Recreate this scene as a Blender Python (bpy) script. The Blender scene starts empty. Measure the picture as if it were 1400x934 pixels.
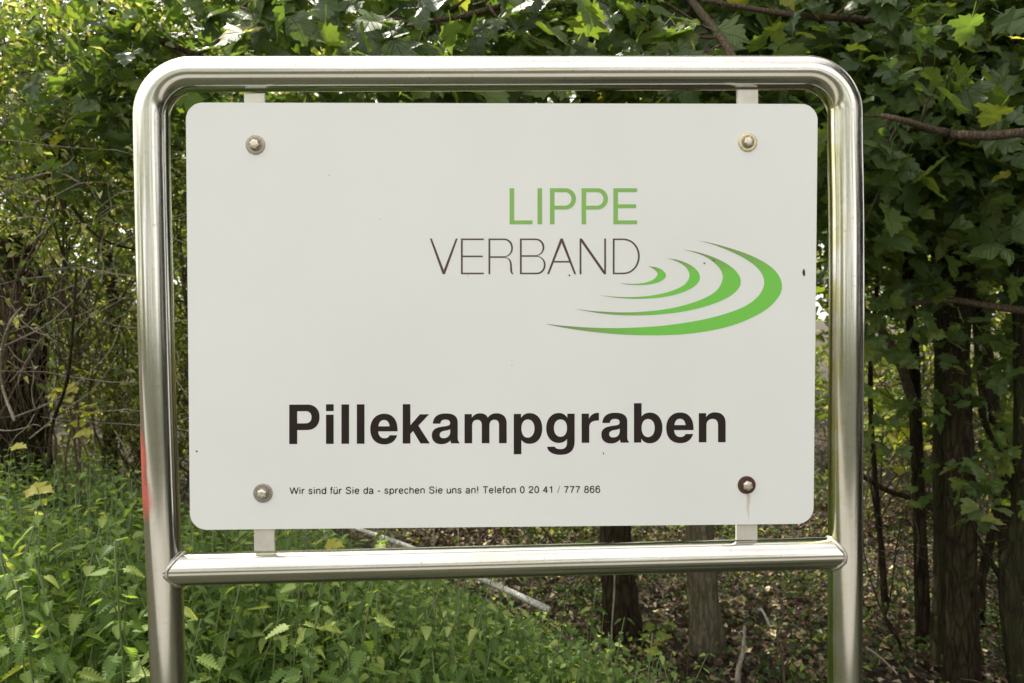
import bpy, math, random
import numpy as np
from mathutils import Vector, Matrix

random.seed(7)
rng = np.random.default_rng(7)
SC = bpy.context.scene
COL = SC.collection

# ------------------------------------------------------------------ camera
CAMP = Vector((-0.026, -1.076, 1.45))
YAW, PITCH, ROLL = 0.0305, -0.0268, -0.0073
FPX = 1011.0
FW = Vector((math.sin(YAW) * math.cos(PITCH), math.cos(YAW) * math.cos(PITCH), math.sin(PITCH)))
RT = Vector((math.cos(YAW), -math.sin(YAW), 0))
UP = RT.cross(FW)
RT, UP = (math.cos(ROLL) * RT + math.sin(ROLL) * UP), None
UP = RT.cross(FW)
cam_d = bpy.data.cameras.new('camera')
cam = bpy.data.objects.new('camera', cam_d)
COL.objects.link(cam)
m = Matrix((RT, UP, -FW)).transposed().to_4x4()
m.translation = CAMP
cam.matrix_world = m
cam_d.sensor_width = 36
cam_d.lens = FPX / 1400 * 36
cam_d.clip_start = 0.05
cam_d.clip_end = 2000
cam_d.dof.use_dof = True
cam_d.dof.focus_distance = 1.09
cam_d.dof.aperture_fstop = 9.0
SC.camera = cam

# ------------------------------------------------------------------ sky and sun
SUN_AZ, SUN_EL = math.radians(-38), math.radians(54)      # azimuth from +Y towards +X
W = bpy.data.worlds.new('World')
SC.world = W
W.use_nodes = True
nt = W.node_tree
bg = nt.nodes['Background']
sky = nt.nodes.new('ShaderNodeTexSky')
sky.sky_type = 'NISHITA'
sky.sun_disc = False
sky.sun_elevation = SUN_EL
sky.sun_rotation = SUN_AZ
sky.air_density = 1.0
sky.dust_density = 3.0
hs = nt.nodes.new('ShaderNodeHueSaturation')       # thin bright cloud takes most of the blue out of the sky
hs.inputs['Saturation'].default_value = 0.22
hs.inputs['Value'].default_value = 1.0
nt.links.new(sky.outputs[0], hs.inputs['Color'])
# broken bright cloud over the whole dome
stc = nt.nodes.new('ShaderNodeTexCoord')
cn = nt.nodes.new('ShaderNodeTexNoise')
cn.inputs['Scale'].default_value = 2.2
cn.inputs['Detail'].default_value = 6
nt.links.new(stc.outputs['Generated'], cn.inputs['Vector'])
cr = nt.nodes.new('ShaderNodeMapRange')
cr.inputs[1].default_value, cr.inputs[2].default_value = .35, .62
cr.inputs[3].default_value, cr.inputs[4].default_value = .45, .9
nt.links.new(cn.outputs[0], cr.inputs[0])
cm = nt.nodes.new('ShaderNodeMix')
cm.data_type = 'RGBA'
nt.links.new(cr.outputs[0], cm.inputs[0])
nt.links.new(hs.outputs[0], cm.inputs[6])
cm.inputs[7].default_value = (8.2, 7.9, 7.6, 1)
nt.links.new(cm.outputs[2], bg.inputs[0])
bg.inputs[1].default_value = 0.15
sd = bpy.data.lights.new('sun', 'SUN')
sd.energy = 5.0
sd.angle = math.radians(0.6)
sd.color = (1.0, 0.93, 0.80)
so = bpy.data.objects.new('sun', sd)
COL.objects.link(so)
sdir = Vector((math.sin(SUN_AZ) * math.cos(SUN_EL), math.cos(SUN_AZ) * math.cos(SUN_EL), math.sin(SUN_EL)))
so.rotation_euler = sdir.to_track_quat('Z', 'Y').to_euler()
so.location = sdir * 30
SC.view_settings.view_transform = 'Standard'
SC.view_settings.look = 'None'
SC.view_settings.exposure = 0.86
SC.view_settings.gamma = 1
SC.cycles.max_bounces = 6
SC.cycles.diffuse_bounces = 3
SC.cycles.glossy_bounces = 3
SC.cycles.transmission_bounces = 3


# ------------------------------------------------------------------ helpers
def ray(px, py):
    return (FW + RT * ((px - 700) / FPX) + UP * ((467 - py) / FPX))


def on_y(px, py, y):
    r = ray(px, py)
    return CAMP + r * ((y - CAMP.y) / r.y)


def at(px, py, d):
    return on_y(px, py, CAMP.y + d)


def link(o):
    COL.objects.link(o)
    return o


def tag(o, label=None, cat=None, group=None, kind=None):
    if label: o['label'] = label
    if cat: o['category'] = cat
    if group: o['group'] = group
    if kind: o['kind'] = kind
    return o


def thing(name, loc, label, cat, group=None):
    o = bpy.data.objects.new(name, None)
    o.empty_display_size = 0.1
    o.location = loc
    link(o)
    return tag(o, label, cat, group)


def mesh_obj(name, verts, faces, mat, parent=None, smooth=True, tint=None, rel=None):
    """verts in world coordinates; the object's origin is the parent's base (or 0)"""
    me = bpy.data.meshes.new(name)
    v = np.asarray(verts, dtype=np.float32).reshape(-1, 3).copy()
    org = Vector((0, 0, 0))
    if parent is not None:
        org = world_loc(parent)
    elif rel is not None:
        org = Vector(rel)
    v -= np.array(org, dtype=np.float32)
    if isinstance(faces, np.ndarray):
        n, k = faces.shape
        me.vertices.add(len(v))
        me.vertices.foreach_set('co', v.ravel())
        me.loops.add(n * k)
        me.loops.foreach_set('vertex_index', faces.astype(np.int32).ravel())
        me.polygons.add(n)
        me.polygons.foreach_set('loop_start', np.arange(0, n * k, k, dtype=np.int32))
        me.update(calc_edges=True)
    else:
        me.from_pydata([tuple(p) for p in v], [], faces)
    me.validate()
    me.polygons.foreach_set('use_smooth', [smooth] * len(me.polygons))
    if tint is not None:
        a = me.attributes.new('tint', 'FLOAT', 'POINT')
        a.data.foreach_set('value', np.asarray(tint, dtype=np.float32))
    me.materials.append(mat)
    o = bpy.data.objects.new(name, me)
    if parent is not None:
        o.parent = parent
    else:
        o.location = org
    return link(o)


def world_loc(o):
    p = Vector(o.location)
    while o.parent is not None:
        o = o.parent
        p += Vector(o.location)
    return p


def curve_pts(pts, n):
    """Catmull-Rom through the points"""
    P = [Vector(p) for p in pts]
    P = [P[0] * 2 - P[1]] + P + [P[-1] * 2 - P[-2]]
    out = []
    segs = len(P) - 3
    for i in range(n + 1):
        t = i / n * segs
        k = min(int(t), segs - 1)
        t -= k
        a, b, c, d = P[k:k + 4]
        out.append(0.5 * ((2 * b) + (c - a) * t + (2 * a - 5 * b + 4 * c - d) * t * t + (3 * b - a - 3 * c + d) * t ** 3))
    return out


def tube(pts, radii, n=8, cap=True, lump=0.0):
    V, F = [], []
    N = len(pts)
    if not hasattr(radii, '__len__'):
        radii = [radii] * N
    t0 = (pts[1] - pts[0]).normalized()
    u = t0.orthogonal().normalized()
    ph = random.random() * 9
    for i in range(N):
        t = (pts[min(i + 1, N - 1)] - pts[max(i - 1, 0)]).normalized()
        u = (u - t * u.dot(t)).normalized()
        w = t.cross(u)
        for k in range(n):
            a = 2 * math.pi * k / n
            r = radii[i]
            if lump:
                r *= 1 + lump * (math.sin(3 * a + ph + i * .31) * .5 + math.sin(5 * a - i * .7 + ph) * .3 + random.uniform(-.35, .35))
            V.append(pts[i] + (u * math.cos(a) + w * math.sin(a)) * r)
    for i in range(N - 1):
        for k in range(n):
            a, b = i * n + k, i * n + (k + 1) % n
            F.append((a, b, b + n, a + n))
    if cap:
        F.append(tuple(range(n))[::-1])
        F.append(tuple(range((N - 1) * n, N * n)))
    return V, F


class MB:
    def __init__(s): s.V, s.F = [], []
    def add(s, vf):
        b = len(s.V)
        s.V += list(vf[0])
        s.F += [tuple(i + b for i in f) for f in vf[1]]
        return s
    def build(s, name, mat, parent=None, smooth=True):
        return mesh_obj(name, [tuple(v) for v in s.V], s.F, mat, parent, smooth)


# ------------------------------------------------------------------ materials
def new_mat(name):
    mt = bpy.data.materials.new(name)
    mt.use_nodes = True
    t = mt.node_tree
    p = t.nodes['Principled BSDF']
    return mt, t, p


def N_(t, typ, **kw):
    n = t.nodes.new(typ)
    for k, v in kw.items():
        setattr(n, k, v)
    return n


def ramp(t, stops, src=None):
    r = t.nodes.new('ShaderNodeValToRGB')
    el = r.color_ramp.elements
    while len(el) < len(stops):
        el.new(0.5)
    for e, (p, c) in zip(el, stops):
        e.position = p
        e.color = (*c, 1) if len(c) == 3 else c
    if src is not None:
        t.links.new(src, r.inputs[0])
    return r


def noise(t, scale, detail=4, vec=None, rough=.55):
    n = t.nodes.new('ShaderNodeTexNoise')
    n.inputs['Scale'].default_value = scale
    n.inputs['Detail'].default_value = detail
    n.inputs['Roughness'].default_value = rough
    if vec is not None:
        t.links.new(vec, n.inputs['Vector'])
    return n


def leaf_mat(name, stops, trans=0.4, rough=0.42, tstops=None, per_object=False, spec=0.5, tscale=1.0):
    """stops: list of (position, colour) driven by the leaf's own random tint"""
    mt, t, p = new_mat(name)
    if per_object:
        src = N_(t, 'ShaderNodeObjectInfo').outputs['Random']
    else:
        a = N_(t, 'ShaderNodeAttribute', attribute_name='tint')
        src = a.outputs['Fac']
    r = ramp(t, stops, src)
    tc = N_(t, 'ShaderNodeTexCoord')
    nz = noise(t, 60, 3, tc.outputs['Object'])
    mx = N_(t, 'ShaderNodeMix', data_type='RGBA', blend_type='MULTIPLY')
    mx.inputs[0].default_value = 0.5
    rr = ramp(t, [(0.3, (.55, .55, .55)), (0.7, (1.25, 1.25, 1.25))], nz.outputs[0])
    t.links.new(r.outputs[0], mx.inputs[6])
    t.links.new(rr.outputs[0], mx.inputs[7])
    t.links.new(mx.outputs[2], p.inputs['Base Color'])
    p.inputs['Roughness'].default_value = rough
    p.inputs['Specular IOR Level'].default_value = spec
    tr = N_(t, 'ShaderNodeBsdfTranslucent')
    r2 = ramp(t, tstops or [(q, (min(c[0] * 2.6 * tscale, 1), min(c[1] * 2.6 * tscale, 1), c[2] * .9 * tscale)) for q, c in stops], src)
    t.links.new(r2.outputs[0], tr.inputs[0])
    ms = N_(t, 'ShaderNodeMixShader')
    ms.inputs[0].default_value = trans
    t.links.new(p.outputs[0], ms.inputs[1])
    t.links.new(tr.outputs[0], ms.inputs[2])
    t.links.new(ms.outputs[0], t.nodes['Material Output'].inputs[0])
    return mt


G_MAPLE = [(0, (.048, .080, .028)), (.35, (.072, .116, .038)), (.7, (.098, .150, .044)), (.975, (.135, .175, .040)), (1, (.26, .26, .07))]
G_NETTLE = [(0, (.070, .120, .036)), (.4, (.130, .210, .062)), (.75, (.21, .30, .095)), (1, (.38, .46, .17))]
G_SHRUB = [(0, (.045, .068, .020)), (.45, (.085, .125, .036)), (.72, (.15, .185, .058)), (.87, (.27, .26, .12)), (1, (.66, .60, .38))]  # palest stops: dry beige leaves, also sun flecks put into the colour
G_FAR = [(0, (.045, .070, .016)), (.55, (.095, .125, .030)), (.85, (.22, .23, .07)), (1, (.55, .52, .26))]  # pale end of the palette stands in for sunlit leaves
G_SUNNY = [(0, (.12, .18, .03)), (.5, (.22, .28, .04)), (1, (.38, .36, .07))]  # bright yellow-green with sunlight put into the leaf colour
def add_veins(mt, fan=(0, .62, 1.22), w=.012):
    t = mt.node_tree
    p = t.nodes['Principled BSDF']
    tc = N_(t, 'ShaderNodeTexCoord')
    sp = N_(t, 'ShaderNodeSeparateXYZ')
    t.links.new(tc.outputs['Object'], sp.inputs[0])
    M = lambda op, a, b_=None: _m(t, op, a, b_)
    ax = M('ABSOLUTE', sp.outputs[0])
    yy = M('SUBTRACT', sp.outputs[1], .05)
    ang = M('ARCTAN2', ax, yy)
    rad = M('SQRT', M('ADD', M('MULTIPLY', ax, ax), M('MULTIPLY', yy, yy)))
    best = None
    for f_ in fan:
        dist = M('MULTIPLY', M('ABSOLUTE', M('SUBTRACT', ang, f_)), rad)
        best = dist if best is None else M('MINIMUM', best, dist)
    side = M('ABSOLUTE', M('SUBTRACT', M('FRACT', M('MULTIPLY', M('SUBTRACT', yy, M('MULTIPLY', ax, .75)), 9.0)), .5))
    best = M('MINIMUM', best, M('ADD', M('MULTIPLY', side, .11), .004))
    mr = N_(t, 'ShaderNodeMapRange')
    mr.inputs[1].default_value, mr.inputs[2].default_value = 0, w
    mr.inputs[3].default_value, mr.inputs[4].default_value = 1, 0
    t.links.new(best, mr.inputs[0])
    old = p.inputs['Base Color'].links[0].from_socket
    mx = N_(t, 'ShaderNodeMix', data_type='RGBA')
    fac = M('MULTIPLY', mr.outputs[0], .38)
    t.links.new(fac, mx.inputs[0])
    t.links.new(old, mx.inputs[6])
    mx.inputs[7].default_value = (.16, .22, .09, 1)
    t.links.new(mx.outputs[2], p.inputs['Base Color'])
    b = N_(t, 'ShaderNodeBump')
    b.inputs['Strength'].default_value = .7
    b.inputs['Distance'].default_value = .03
    b.invert = True
    t.links.new(mr.outputs[0], b.inputs['Height'])
    t.links.new(b.outputs[0], p.inputs['Normal'])


def _m(t, op, a, b_):
    n = N_(t, 'ShaderNodeMath', operation=op)
    for i, v in enumerate((a, b_)):
        if v is None: continue
        if isinstance(v, (int, float)): n.inputs[i].default_value = v
        else: t.links.new(v, n.inputs[i])
    return n.outputs[0]


M_MAPLE_O = leaf_mat('sycamore_leaf', G_MAPLE, .38, .42, per_object=True, spec=.42)
M_MAPLE = leaf_mat('sycamore_leaves', G_MAPLE, .38, .44, spec=.42)
M_NETTLE_O = leaf_mat('nettle_leaf', G_NETTLE, .45, .55, per_object=True, spec=.22)
M_NETTLE = leaf_mat('nettle_leaves', G_NETTLE, .45, .55, spec=.22)
M_SHRUB = leaf_mat('shrub_leaves', G_SHRUB, .42, .42)
M_FAR = leaf_mat('far_leaves', G_FAR, .42, .5)
M_COVER = leaf_mat('ivy_leaves', [(0, (.030, .052, .018)), (.6, (.060, .095, .028)), (.9, (.11, .15, .04)), (1, (.26, .30, .08))], .3, .5, spec=.3)
M_HEDGE = leaf_mat('hedge_leaves', [(0, (.014, .018, .009)), (.6, (.024, .028, .013)), (1, (.05, .05, .02))], .1, .7, spec=.1)  # leaf colour darkened to carry the shade of the unseen wood edge
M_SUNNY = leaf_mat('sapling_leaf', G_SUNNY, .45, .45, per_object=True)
M_LITTER = leaf_mat('litter_leaves', [(0, (.025, .015, .010)), (.4, (.075, .046, .026)), (.68, (.16, .105, .060)), (.86, (.36, .27, .16)), (1, (.66, .56, .36))],
                    .12, .6, tscale=.5)
add_veins(M_MAPLE_O)
M_YEL = leaf_mat('yellow_leaf', [(0, (.45, .42, .08)), (1, (.62, .58, .14))], .4, .5, per_object=True)


def bark_mat(name, c1, c2, moss=(.06, .08, .025), moss_amt=.4, scale=1.0):
    mt, t, p = new_mat(name)
    tc = N_(t, 'ShaderNodeTexCoord')
    mp = N_(t, 'ShaderNodeMapping')
    mp.inputs['Scale'].default_value = (1, 1, .22)
    t.links.new(tc.outputs['Object'], mp.inputs[0])
    n1 = noise(t, 55 * scale, 6, mp.outputs[0], .65)
    r1 = ramp(t, [(.32, c1), (.68, c2)], n1.outputs[0])
    n2 = noise(t, 7, 4, tc.outputs['Object'])
    r2 = ramp(t, [(.5, (0, 0, 0)), (.66, (moss_amt,) * 3)], n2.outputs[0])
    mx = N_(t, 'ShaderNodeMix', data_type='RGBA')
    t.links.new(r2.outputs[0], mx.inputs[0])
    t.links.new(r1.outputs[0], mx.inputs[6])
    mx.inputs[7].default_value = (*moss, 1)
    t.links.new(mx.outputs[2], p.inputs['Base Color'])
    p.inputs['Roughness'].default_value = .95
    p.inputs['Specular IOR Level'].default_value = .12
    v1 = N_(t, 'ShaderNodeTexVoronoi', feature='DISTANCE_TO_EDGE')
    v1.inputs['Scale'].default_value = 38 * scale
    t.links.new(mp.outputs[0], v1.inputs['Vector'])
    vr = ramp(t, [(.0, (.35, .35, .35)), (.12, (1, 1, 1))], v1.outputs['Distance'])
    mv = N_(t, 'ShaderNodeMix', data_type='RGBA', blend_type='MULTIPLY')
    mv.inputs[0].default_value = .8 if moss_amt < .4 and scale == 1 and c2[0] < .1 else .15
    t.links.new(mx.outputs[2], mv.inputs[6])
    t.links.new(vr.outputs[0], mv.inputs[7])
    t.links.new(mv.outputs[2], p.inputs['Base Color'])
    hh = N_(t, 'ShaderNodeMath', operation='MULTIPLY')
    t.links.new(n1.outputs[0], hh.inputs[0])
    t.links.new(vr.outputs[0], hh.inputs[1])
    b = N_(t, 'ShaderNodeBump')
    b.inputs['Strength'].default_value = 1.0
    b.inputs['Distance'].default_value = .014
    t.links.new(hh.outputs[0], b.inputs['Height'])
    t.links.new(b.outputs[0], p.inputs['Normal'])
    return mt


M_BARK_DARK = bark_mat('dark_bark', (.014, .010, .006), (.060, .044, .026), moss_amt=.35)
M_BARK_MOSS = bark_mat('mossy_bark', (.018, .016, .009), (.055, .050, .026), moss=(.045, .058, .018), moss_amt=.5)
M_BARK_GREY = bark_mat('grey_bark', (.060, .052, .034), (.19, .165, .11), moss_amt=.45)
M_TWIG = bark_mat('twig_bark', (.085, .060, .042), (.20, .155, .11), moss_amt=.1, scale=2)
M_DEAD = bark_mat('dead_wood', (.26, .22, .17), (.50, .44, .36), moss_amt=.1, scale=2)
M_PALE = bark_mat('bare_pale_wood', (.66, .64, .60), (.84, .83, .80), moss_amt=.05, scale=2)
M_STEMG, _t, _p = new_mat('green_stem')
_p.inputs['Base Color'].default_value = (.12, .17, .06, 1)
_n = noise(_t, 80, 3)
_r = ramp(_t, [(.3, (.08, .13, .04)), (.7, (.16, .20, .08))], _n.outputs[0])
_t.links.new(_r.outputs[0], _p.inputs['Base Color'])
_p.inputs['Roughness'].default_value = .6


def steel():
    mt, t, p = new_mat('brushed_steel')
    tc = N_(t, 'ShaderNodeTexCoord')
    at_ = N_(t, 'ShaderNodeAttribute', attribute_name='along')
    sep = N_(t, 'ShaderNodeSeparateXYZ')
    t.links.new(at_.outputs['Vector'], sep.inputs[0])
    # fine scratches running round the tube, faint streaks along it
    cmb = N_(t, 'ShaderNodeMapping')
    cmb.inputs['Scale'].default_value = (420, 8, 1)
    t.links.new(at_.outputs['Vector'], cmb.inputs[0])
    n1 = noise(t, 1, 3, cmb.outputs[0])
    cm2 = N_(t, 'ShaderNodeMapping')
    cm2.inputs['Scale'].default_value = (5, 16, 1)
    t.links.new(at_.outputs['Vector'], cm2.inputs[0])
    n2 = noise(t, 1, 5, cm2.outputs[0])
    n3 = noise(t, 14, 5, tc.outputs['Object'])
    col = ramp(t, [(.30, (.57, .55, .495)), (.55, (.67, .66, .63)), (.8, (.74, .735, .725))], n2.outputs[0])
    # yellow-olive tint in noise patches, stronger on faces turned to -x
    r3 = ramp(t, [(.52, (0, 0, 0)), (.75, (.28, .28, .28))], n3.outputs[0])
    mx = N_(t, 'ShaderNodeMix', data_type='RGBA')
    t.links.new(r3.outputs[0], mx.inputs[0])
    t.links.new(col.outputs[0], mx.inputs[6])
    mx.inputs[7].default_value = (.55, .52, .33, 1)
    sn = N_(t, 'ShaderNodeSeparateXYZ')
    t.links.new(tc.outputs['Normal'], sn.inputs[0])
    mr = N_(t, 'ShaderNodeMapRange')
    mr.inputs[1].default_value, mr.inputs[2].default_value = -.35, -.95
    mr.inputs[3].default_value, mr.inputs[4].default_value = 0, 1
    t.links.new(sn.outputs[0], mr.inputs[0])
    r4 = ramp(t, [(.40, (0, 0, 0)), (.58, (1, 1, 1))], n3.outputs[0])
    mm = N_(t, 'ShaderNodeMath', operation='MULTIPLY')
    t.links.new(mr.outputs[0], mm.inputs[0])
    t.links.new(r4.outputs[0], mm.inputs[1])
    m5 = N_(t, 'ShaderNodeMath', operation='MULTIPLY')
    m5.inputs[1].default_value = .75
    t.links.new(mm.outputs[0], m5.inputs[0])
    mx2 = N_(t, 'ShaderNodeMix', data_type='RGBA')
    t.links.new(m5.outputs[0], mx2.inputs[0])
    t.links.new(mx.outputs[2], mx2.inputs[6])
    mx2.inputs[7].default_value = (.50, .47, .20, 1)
    # dull water spots
    n6 = noise(t, 130, 3, tc.outputs['Object'])
    r6 = ramp(t, [(.62, (1, 1, 1)), (.72, (.78, .76, .72))], n6.outputs[0])
    mx3 = N_(t, 'ShaderNodeMix', data_type='RGBA', blend_type='MULTIPLY')
    mx3.inputs[0].default_value = .7
    t.links.new(mx2.outputs[2], mx3.inputs[6])
    t.links.new(r6.outputs[0], mx3.inputs[7])
    t.links.new(mx3.outputs[2], p.inputs['Base Color'])
    p.inputs['Metallic'].default_value = 1
    rr = N_(t, 'ShaderNodeMapRange')
    rr.inputs[3].default_value = .09
    rr.inputs[4].default_value = .20
    t.links.new(n1.outputs[0], rr.inputs[0])
    t.links.new(rr.outputs[0], p.inputs['Roughness'])
    b = N_(t, 'ShaderNodeBump')
    b.inputs['Strength'].default_value = .03
    b.inputs['Distance'].default_value = .0004
    t.links.new(n1.outputs[0], b.inputs['Height'])
    t.links.new(b.outputs[0], p.inputs['Normal'])
    return mt


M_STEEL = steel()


def plain(name, c, rough=.5, metal=0, nscale=30, var=.12, spec=.5, bump=0):
    mt, t, p = new_mat(name)
    tc = N_(t, 'ShaderNodeTexCoord')
    n = noise(t, nscale, 5, tc.outputs['Object'])
    r = ramp(t, [(.3, tuple(x * (1 - var) for x in c)), (.7, tuple(min(1, x * (1 + var)) for x in c))], n.outputs[0])
    t.links.new(r.outputs[0], p.inputs['Base Color'])
    p.inputs['Roughness'].default_value = rough
    p.inputs['Metallic'].default_value = metal
    p.inputs['Specular IOR Level'].default_value = spec
    if bump:
        b = N_(t, 'ShaderNodeBump')
        b.inputs['Distance'].default_value = bump
        t.links.new(n.outputs[0], b.inputs['Height'])
        t.links.new(b.outputs[0], p.inputs['Normal'])
    return mt


M_PANEL = plain('white_enamel', (.768, .788, .780), .38, 0, 3, .028)
M_EDGE = plain('aluminium_edge', (.80, .80, .78), .4, 0, 20, .05)
M_INK = plain('black_print', (.016, .008, .008), .5, 0, 60, .2, spec=.3)
M_INK_THIN = plain('grey_brown_print', (.085, .045, .040), .5, 0, 60, .2)
M_LIPPE = plain('green_print', (.235, .47, .11), .5, 0, 40, .05)
M_BRACKET = plain('bracket_metal', (.62, .60, .54), .5, .35, 60, .1)
M_WASH_BROWN = plain('tarnished_washer', (.42, .35, .28), .5, .5, 300, .3, bump=.0004)
M_WASH_BRASS = plain('brassy_washer', (.62, .55, .34), .38, .75, 300, .25, bump=.0004)
M_WASH_GREY = plain('grey_washer', (.33, .29, .25), .5, .5, 300, .3, bump=.0004)
M_WASH_RUST = plain('rusty_washer', (.085, .040, .026), .8, .1, 300, .4, bump=.0006)
M_BOLT = plain('bolt_metal', (.62, .58, .48), .35, .8, 300, .25, bump=.0003)
M_WELD = plain('weld_metal', (.60, .57, .52), .35, .9, 200, .3, bump=.001)
M_DIRT = plain('dark_speck', (.05, .04, .035), .9)


def alpha_print(name, c, nsc, lo, hi, amt, stretch=(1, 1, 1)):
    """thin worn paint or stain: fades out with its own tint attribute and noise"""
    mt, t, p = new_mat(name)
    p.inputs['Base Color'].default_value = (*c, 1)
    p.inputs['Roughness'].default_value = .55
    a = N_(t, 'ShaderNodeAttribute', attribute_name='tint')
    tc = N_(t, 'ShaderNodeTexCoord')
    mp = N_(t, 'ShaderNodeMapping')
    mp.inputs['Scale'].default_value = stretch
    t.links.new(tc.outputs['Object'], mp.inputs[0])
    n = noise(t, nsc, 4, mp.outputs[0])
    mr = N_(t, 'ShaderNodeMapRange')
    mr.inputs[1].default_value = lo
    mr.inputs[2].default_value = hi
    t.links.new(n.outputs[0], mr.inputs[0])
    mu = N_(t, 'ShaderNodeMath', operation='MULTIPLY')
    t.links.new(mr.outputs[0], mu.inputs[0])
    t.links.new(a.outputs['Fac'], mu.inputs[1])
    m2 = N_(t, 'ShaderNodeMath', operation='MULTIPLY')
    m2.inputs[1].default_value = amt
    t.links.new(mu.outputs[0], m2.inputs[0])
    t.links.new(m2.outputs[0], p.inputs['Alpha'])
    return mt


M_RUSTRUN = alpha_print('rust_run', (.52, .38, .22), 120, .1, .8, .55, (1, 1, .15))
M_RED = alpha_print('red_spray_paint', (.80, .17, .13), 60, .1, .6, .85, (1, 1, .3))

# logo print: grey-olive at the tips, bright green in the belly (printed colour)
M_ARC, _t, _p = new_mat('logo_print')
_a = N_(_t, 'ShaderNodeAttribute', attribute_name='tint')
_r = ramp(_t, [(0, (.20, .20, .13)), (.25, (.20, .33, .10)), (.7, (.17, .56, .07))], _a.outputs['Fac'])
_t.links.new(_r.outputs[0], _p.inputs['Base Color'])
_p.inputs['Roughness'].default_value = .45

# ------------------------------------------------------------------ ground
def ground_z(x, y):
    return (0.05 * math.sin(x * .9 + 1) * math.cos(y * .7) + .025 * math.sin(x * 2.3 + y * 1.9)) * min(1, max(0, (y - .3) / 1.5)) \
        + max(0, y - 6) * .035 + max(0, -x - 1.2) * .05 * min(1, max(0, y))


xs = np.concatenate([np.linspace(-400, -12, 8), np.linspace(-10, 10, 90), np.linspace(12, 400, 8)])
ys = np.concatenate([np.linspace(-400, -12, 8), np.linspace(-10, 12, 100), np.linspace(14, 400, 8)])
GV = [(x, y, ground_z(x, min(y, 30))) for y in ys for x in xs]
nx = len(xs)
GF = [(j * nx + i, j * nx + i + 1, (j + 1) * nx + i + 1, (j + 1) * nx + i) for j in range(len(ys) - 1) for i in range(nx - 1)]
M_GROUND, t, p = new_mat('ground_soil_and_grass')
geo = N_(t, 'ShaderNodeNewGeometry')
sep = N_(t, 'ShaderNodeSeparateXYZ')
t.links.new(geo.outputs['Position'], sep.inputs[0])
n1 = noise(t, 22, 8, geo.outputs['Position'], .7)
r1 = ramp(t, [(.3, (.014, .010, .006)), (.55, (.045, .032, .020)), (.75, (.11, .082, .054))], n1.outputs[0])
n2 = noise(t, 9, 8, geo.outputs['Position'], .7)
r2 = ramp(t, [(.3, (.018, .021, .009)), (.7, (.050, .054, .027))], n2.outputs[0])
mr = N_(t, 'ShaderNodeMapRange')
mr.inputs[1].default_value = .2
mr.inputs[2].default_value = 1.0
t.links.new(sep.outputs[1], mr.inputs[0])
mx = N_(t, 'ShaderNodeMix', data_type='RGBA')
t.links.new(mr.outputs[0], mx.inputs[0])
t.links.new(r2.outputs[0], mx.inputs[6])
t.links.new(r1.outputs[0], mx.inputs[7])
t.links.new(mx.outputs[2], p.inputs['Base Color'])
p.inputs['Roughness'].default_value = .95
b = N_(t, 'ShaderNodeBump')
b.inputs['Distance'].default_value = .03
t.links.new(n1.outputs[0], b.inputs['Height'])
t.links.new(b.outputs[0], p.inputs['Normal'])
tag(mesh_obj('ground', GV, GF, M_GROUND), kind='structure')
# pale gravel path some metres behind the photographer
M_PATH = plain('gravel', (.24, .235, .22), .95, 0, 90, .35, bump=.01)
PV, PF = [], []
for i in range(41):
    x = -60 + i * 3
    yc = -3.6 + .25 * math.sin(i * .3)
    PV += [(x, yc - 1.5, .012), (x, yc + 1.5, .012)]
    if i:
        PF.append((2 * i - 2, 2 * i, 2 * i + 1, 2 * i - 1))
tag(mesh_obj('path', PV, PF, M_PATH), kind='structure')

# ------------------------------------------------------------------ the sign
sign = thing('information_sign', (0, 0, 0), 'white information board in a round-cornered stainless steel tube frame beside the nettles', 'sign')
RT_ = 0.02415


def steel_tube(name, pts, R, n=36, parent=None, mat=None):
    V, F = tube(pts, R, n, cap=False)
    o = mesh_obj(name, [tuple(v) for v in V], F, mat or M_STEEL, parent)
    L = [0]
    for a, b_ in zip(pts, pts[1:]):
        L.append(L[-1] + (b_ - a).length)
    at_ = o.data.attributes.new('along', 'FLOAT_VECTOR', 'POINT')
    arr = []
    for i in range(len(pts)):
        for k in range(n):
            arr += [L[i], abs(k - n / 2) / n, 0]
    at_.data.foreach_set('vector', arr)
    return o


# centre line of the frame: photograph points carried onto the sign's own plane
left = [on_y(x, y, 0) for x, y in [(230.7, 934), (225.5, 800), (220.6, 680), (216.6, 560), (213.2, 440), (210.3, 320), (208.0, 220)]]
right = [on_y(x, y, 0) for x, y in [(1155.2, 200), (1157, 300), (1157, 450), (1156.2, 600), (1155.6, 770), (1155, 934)]]
tl, tr = on_y(206.5, 102.0, 0), on_y(1154.5, 99.3, 0)
RC = .060
left_low = left[0] + (left[0] - left[1]).normalized() * ((left[0].z + .3) / (left[1] - left[0]).normalized().z)
right_low = right[-1] + (right[-1] - right[-2]).normalized() * ((right[-1].z + .3) / abs((right[-2] - right[-1]).normalized().z))


def arc(corner, d1, d2, r, n=14):
    """quarter bend from direction d1 (arriving) to d2 (leaving)"""
    a = corner - d1 * r
    c = a + d2 * r
    return [c - d2 * r * math.cos(q) + d1 * r * math.sin(q) for q in [math.pi / 2 * i / n for i in range(n + 1)]]


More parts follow.
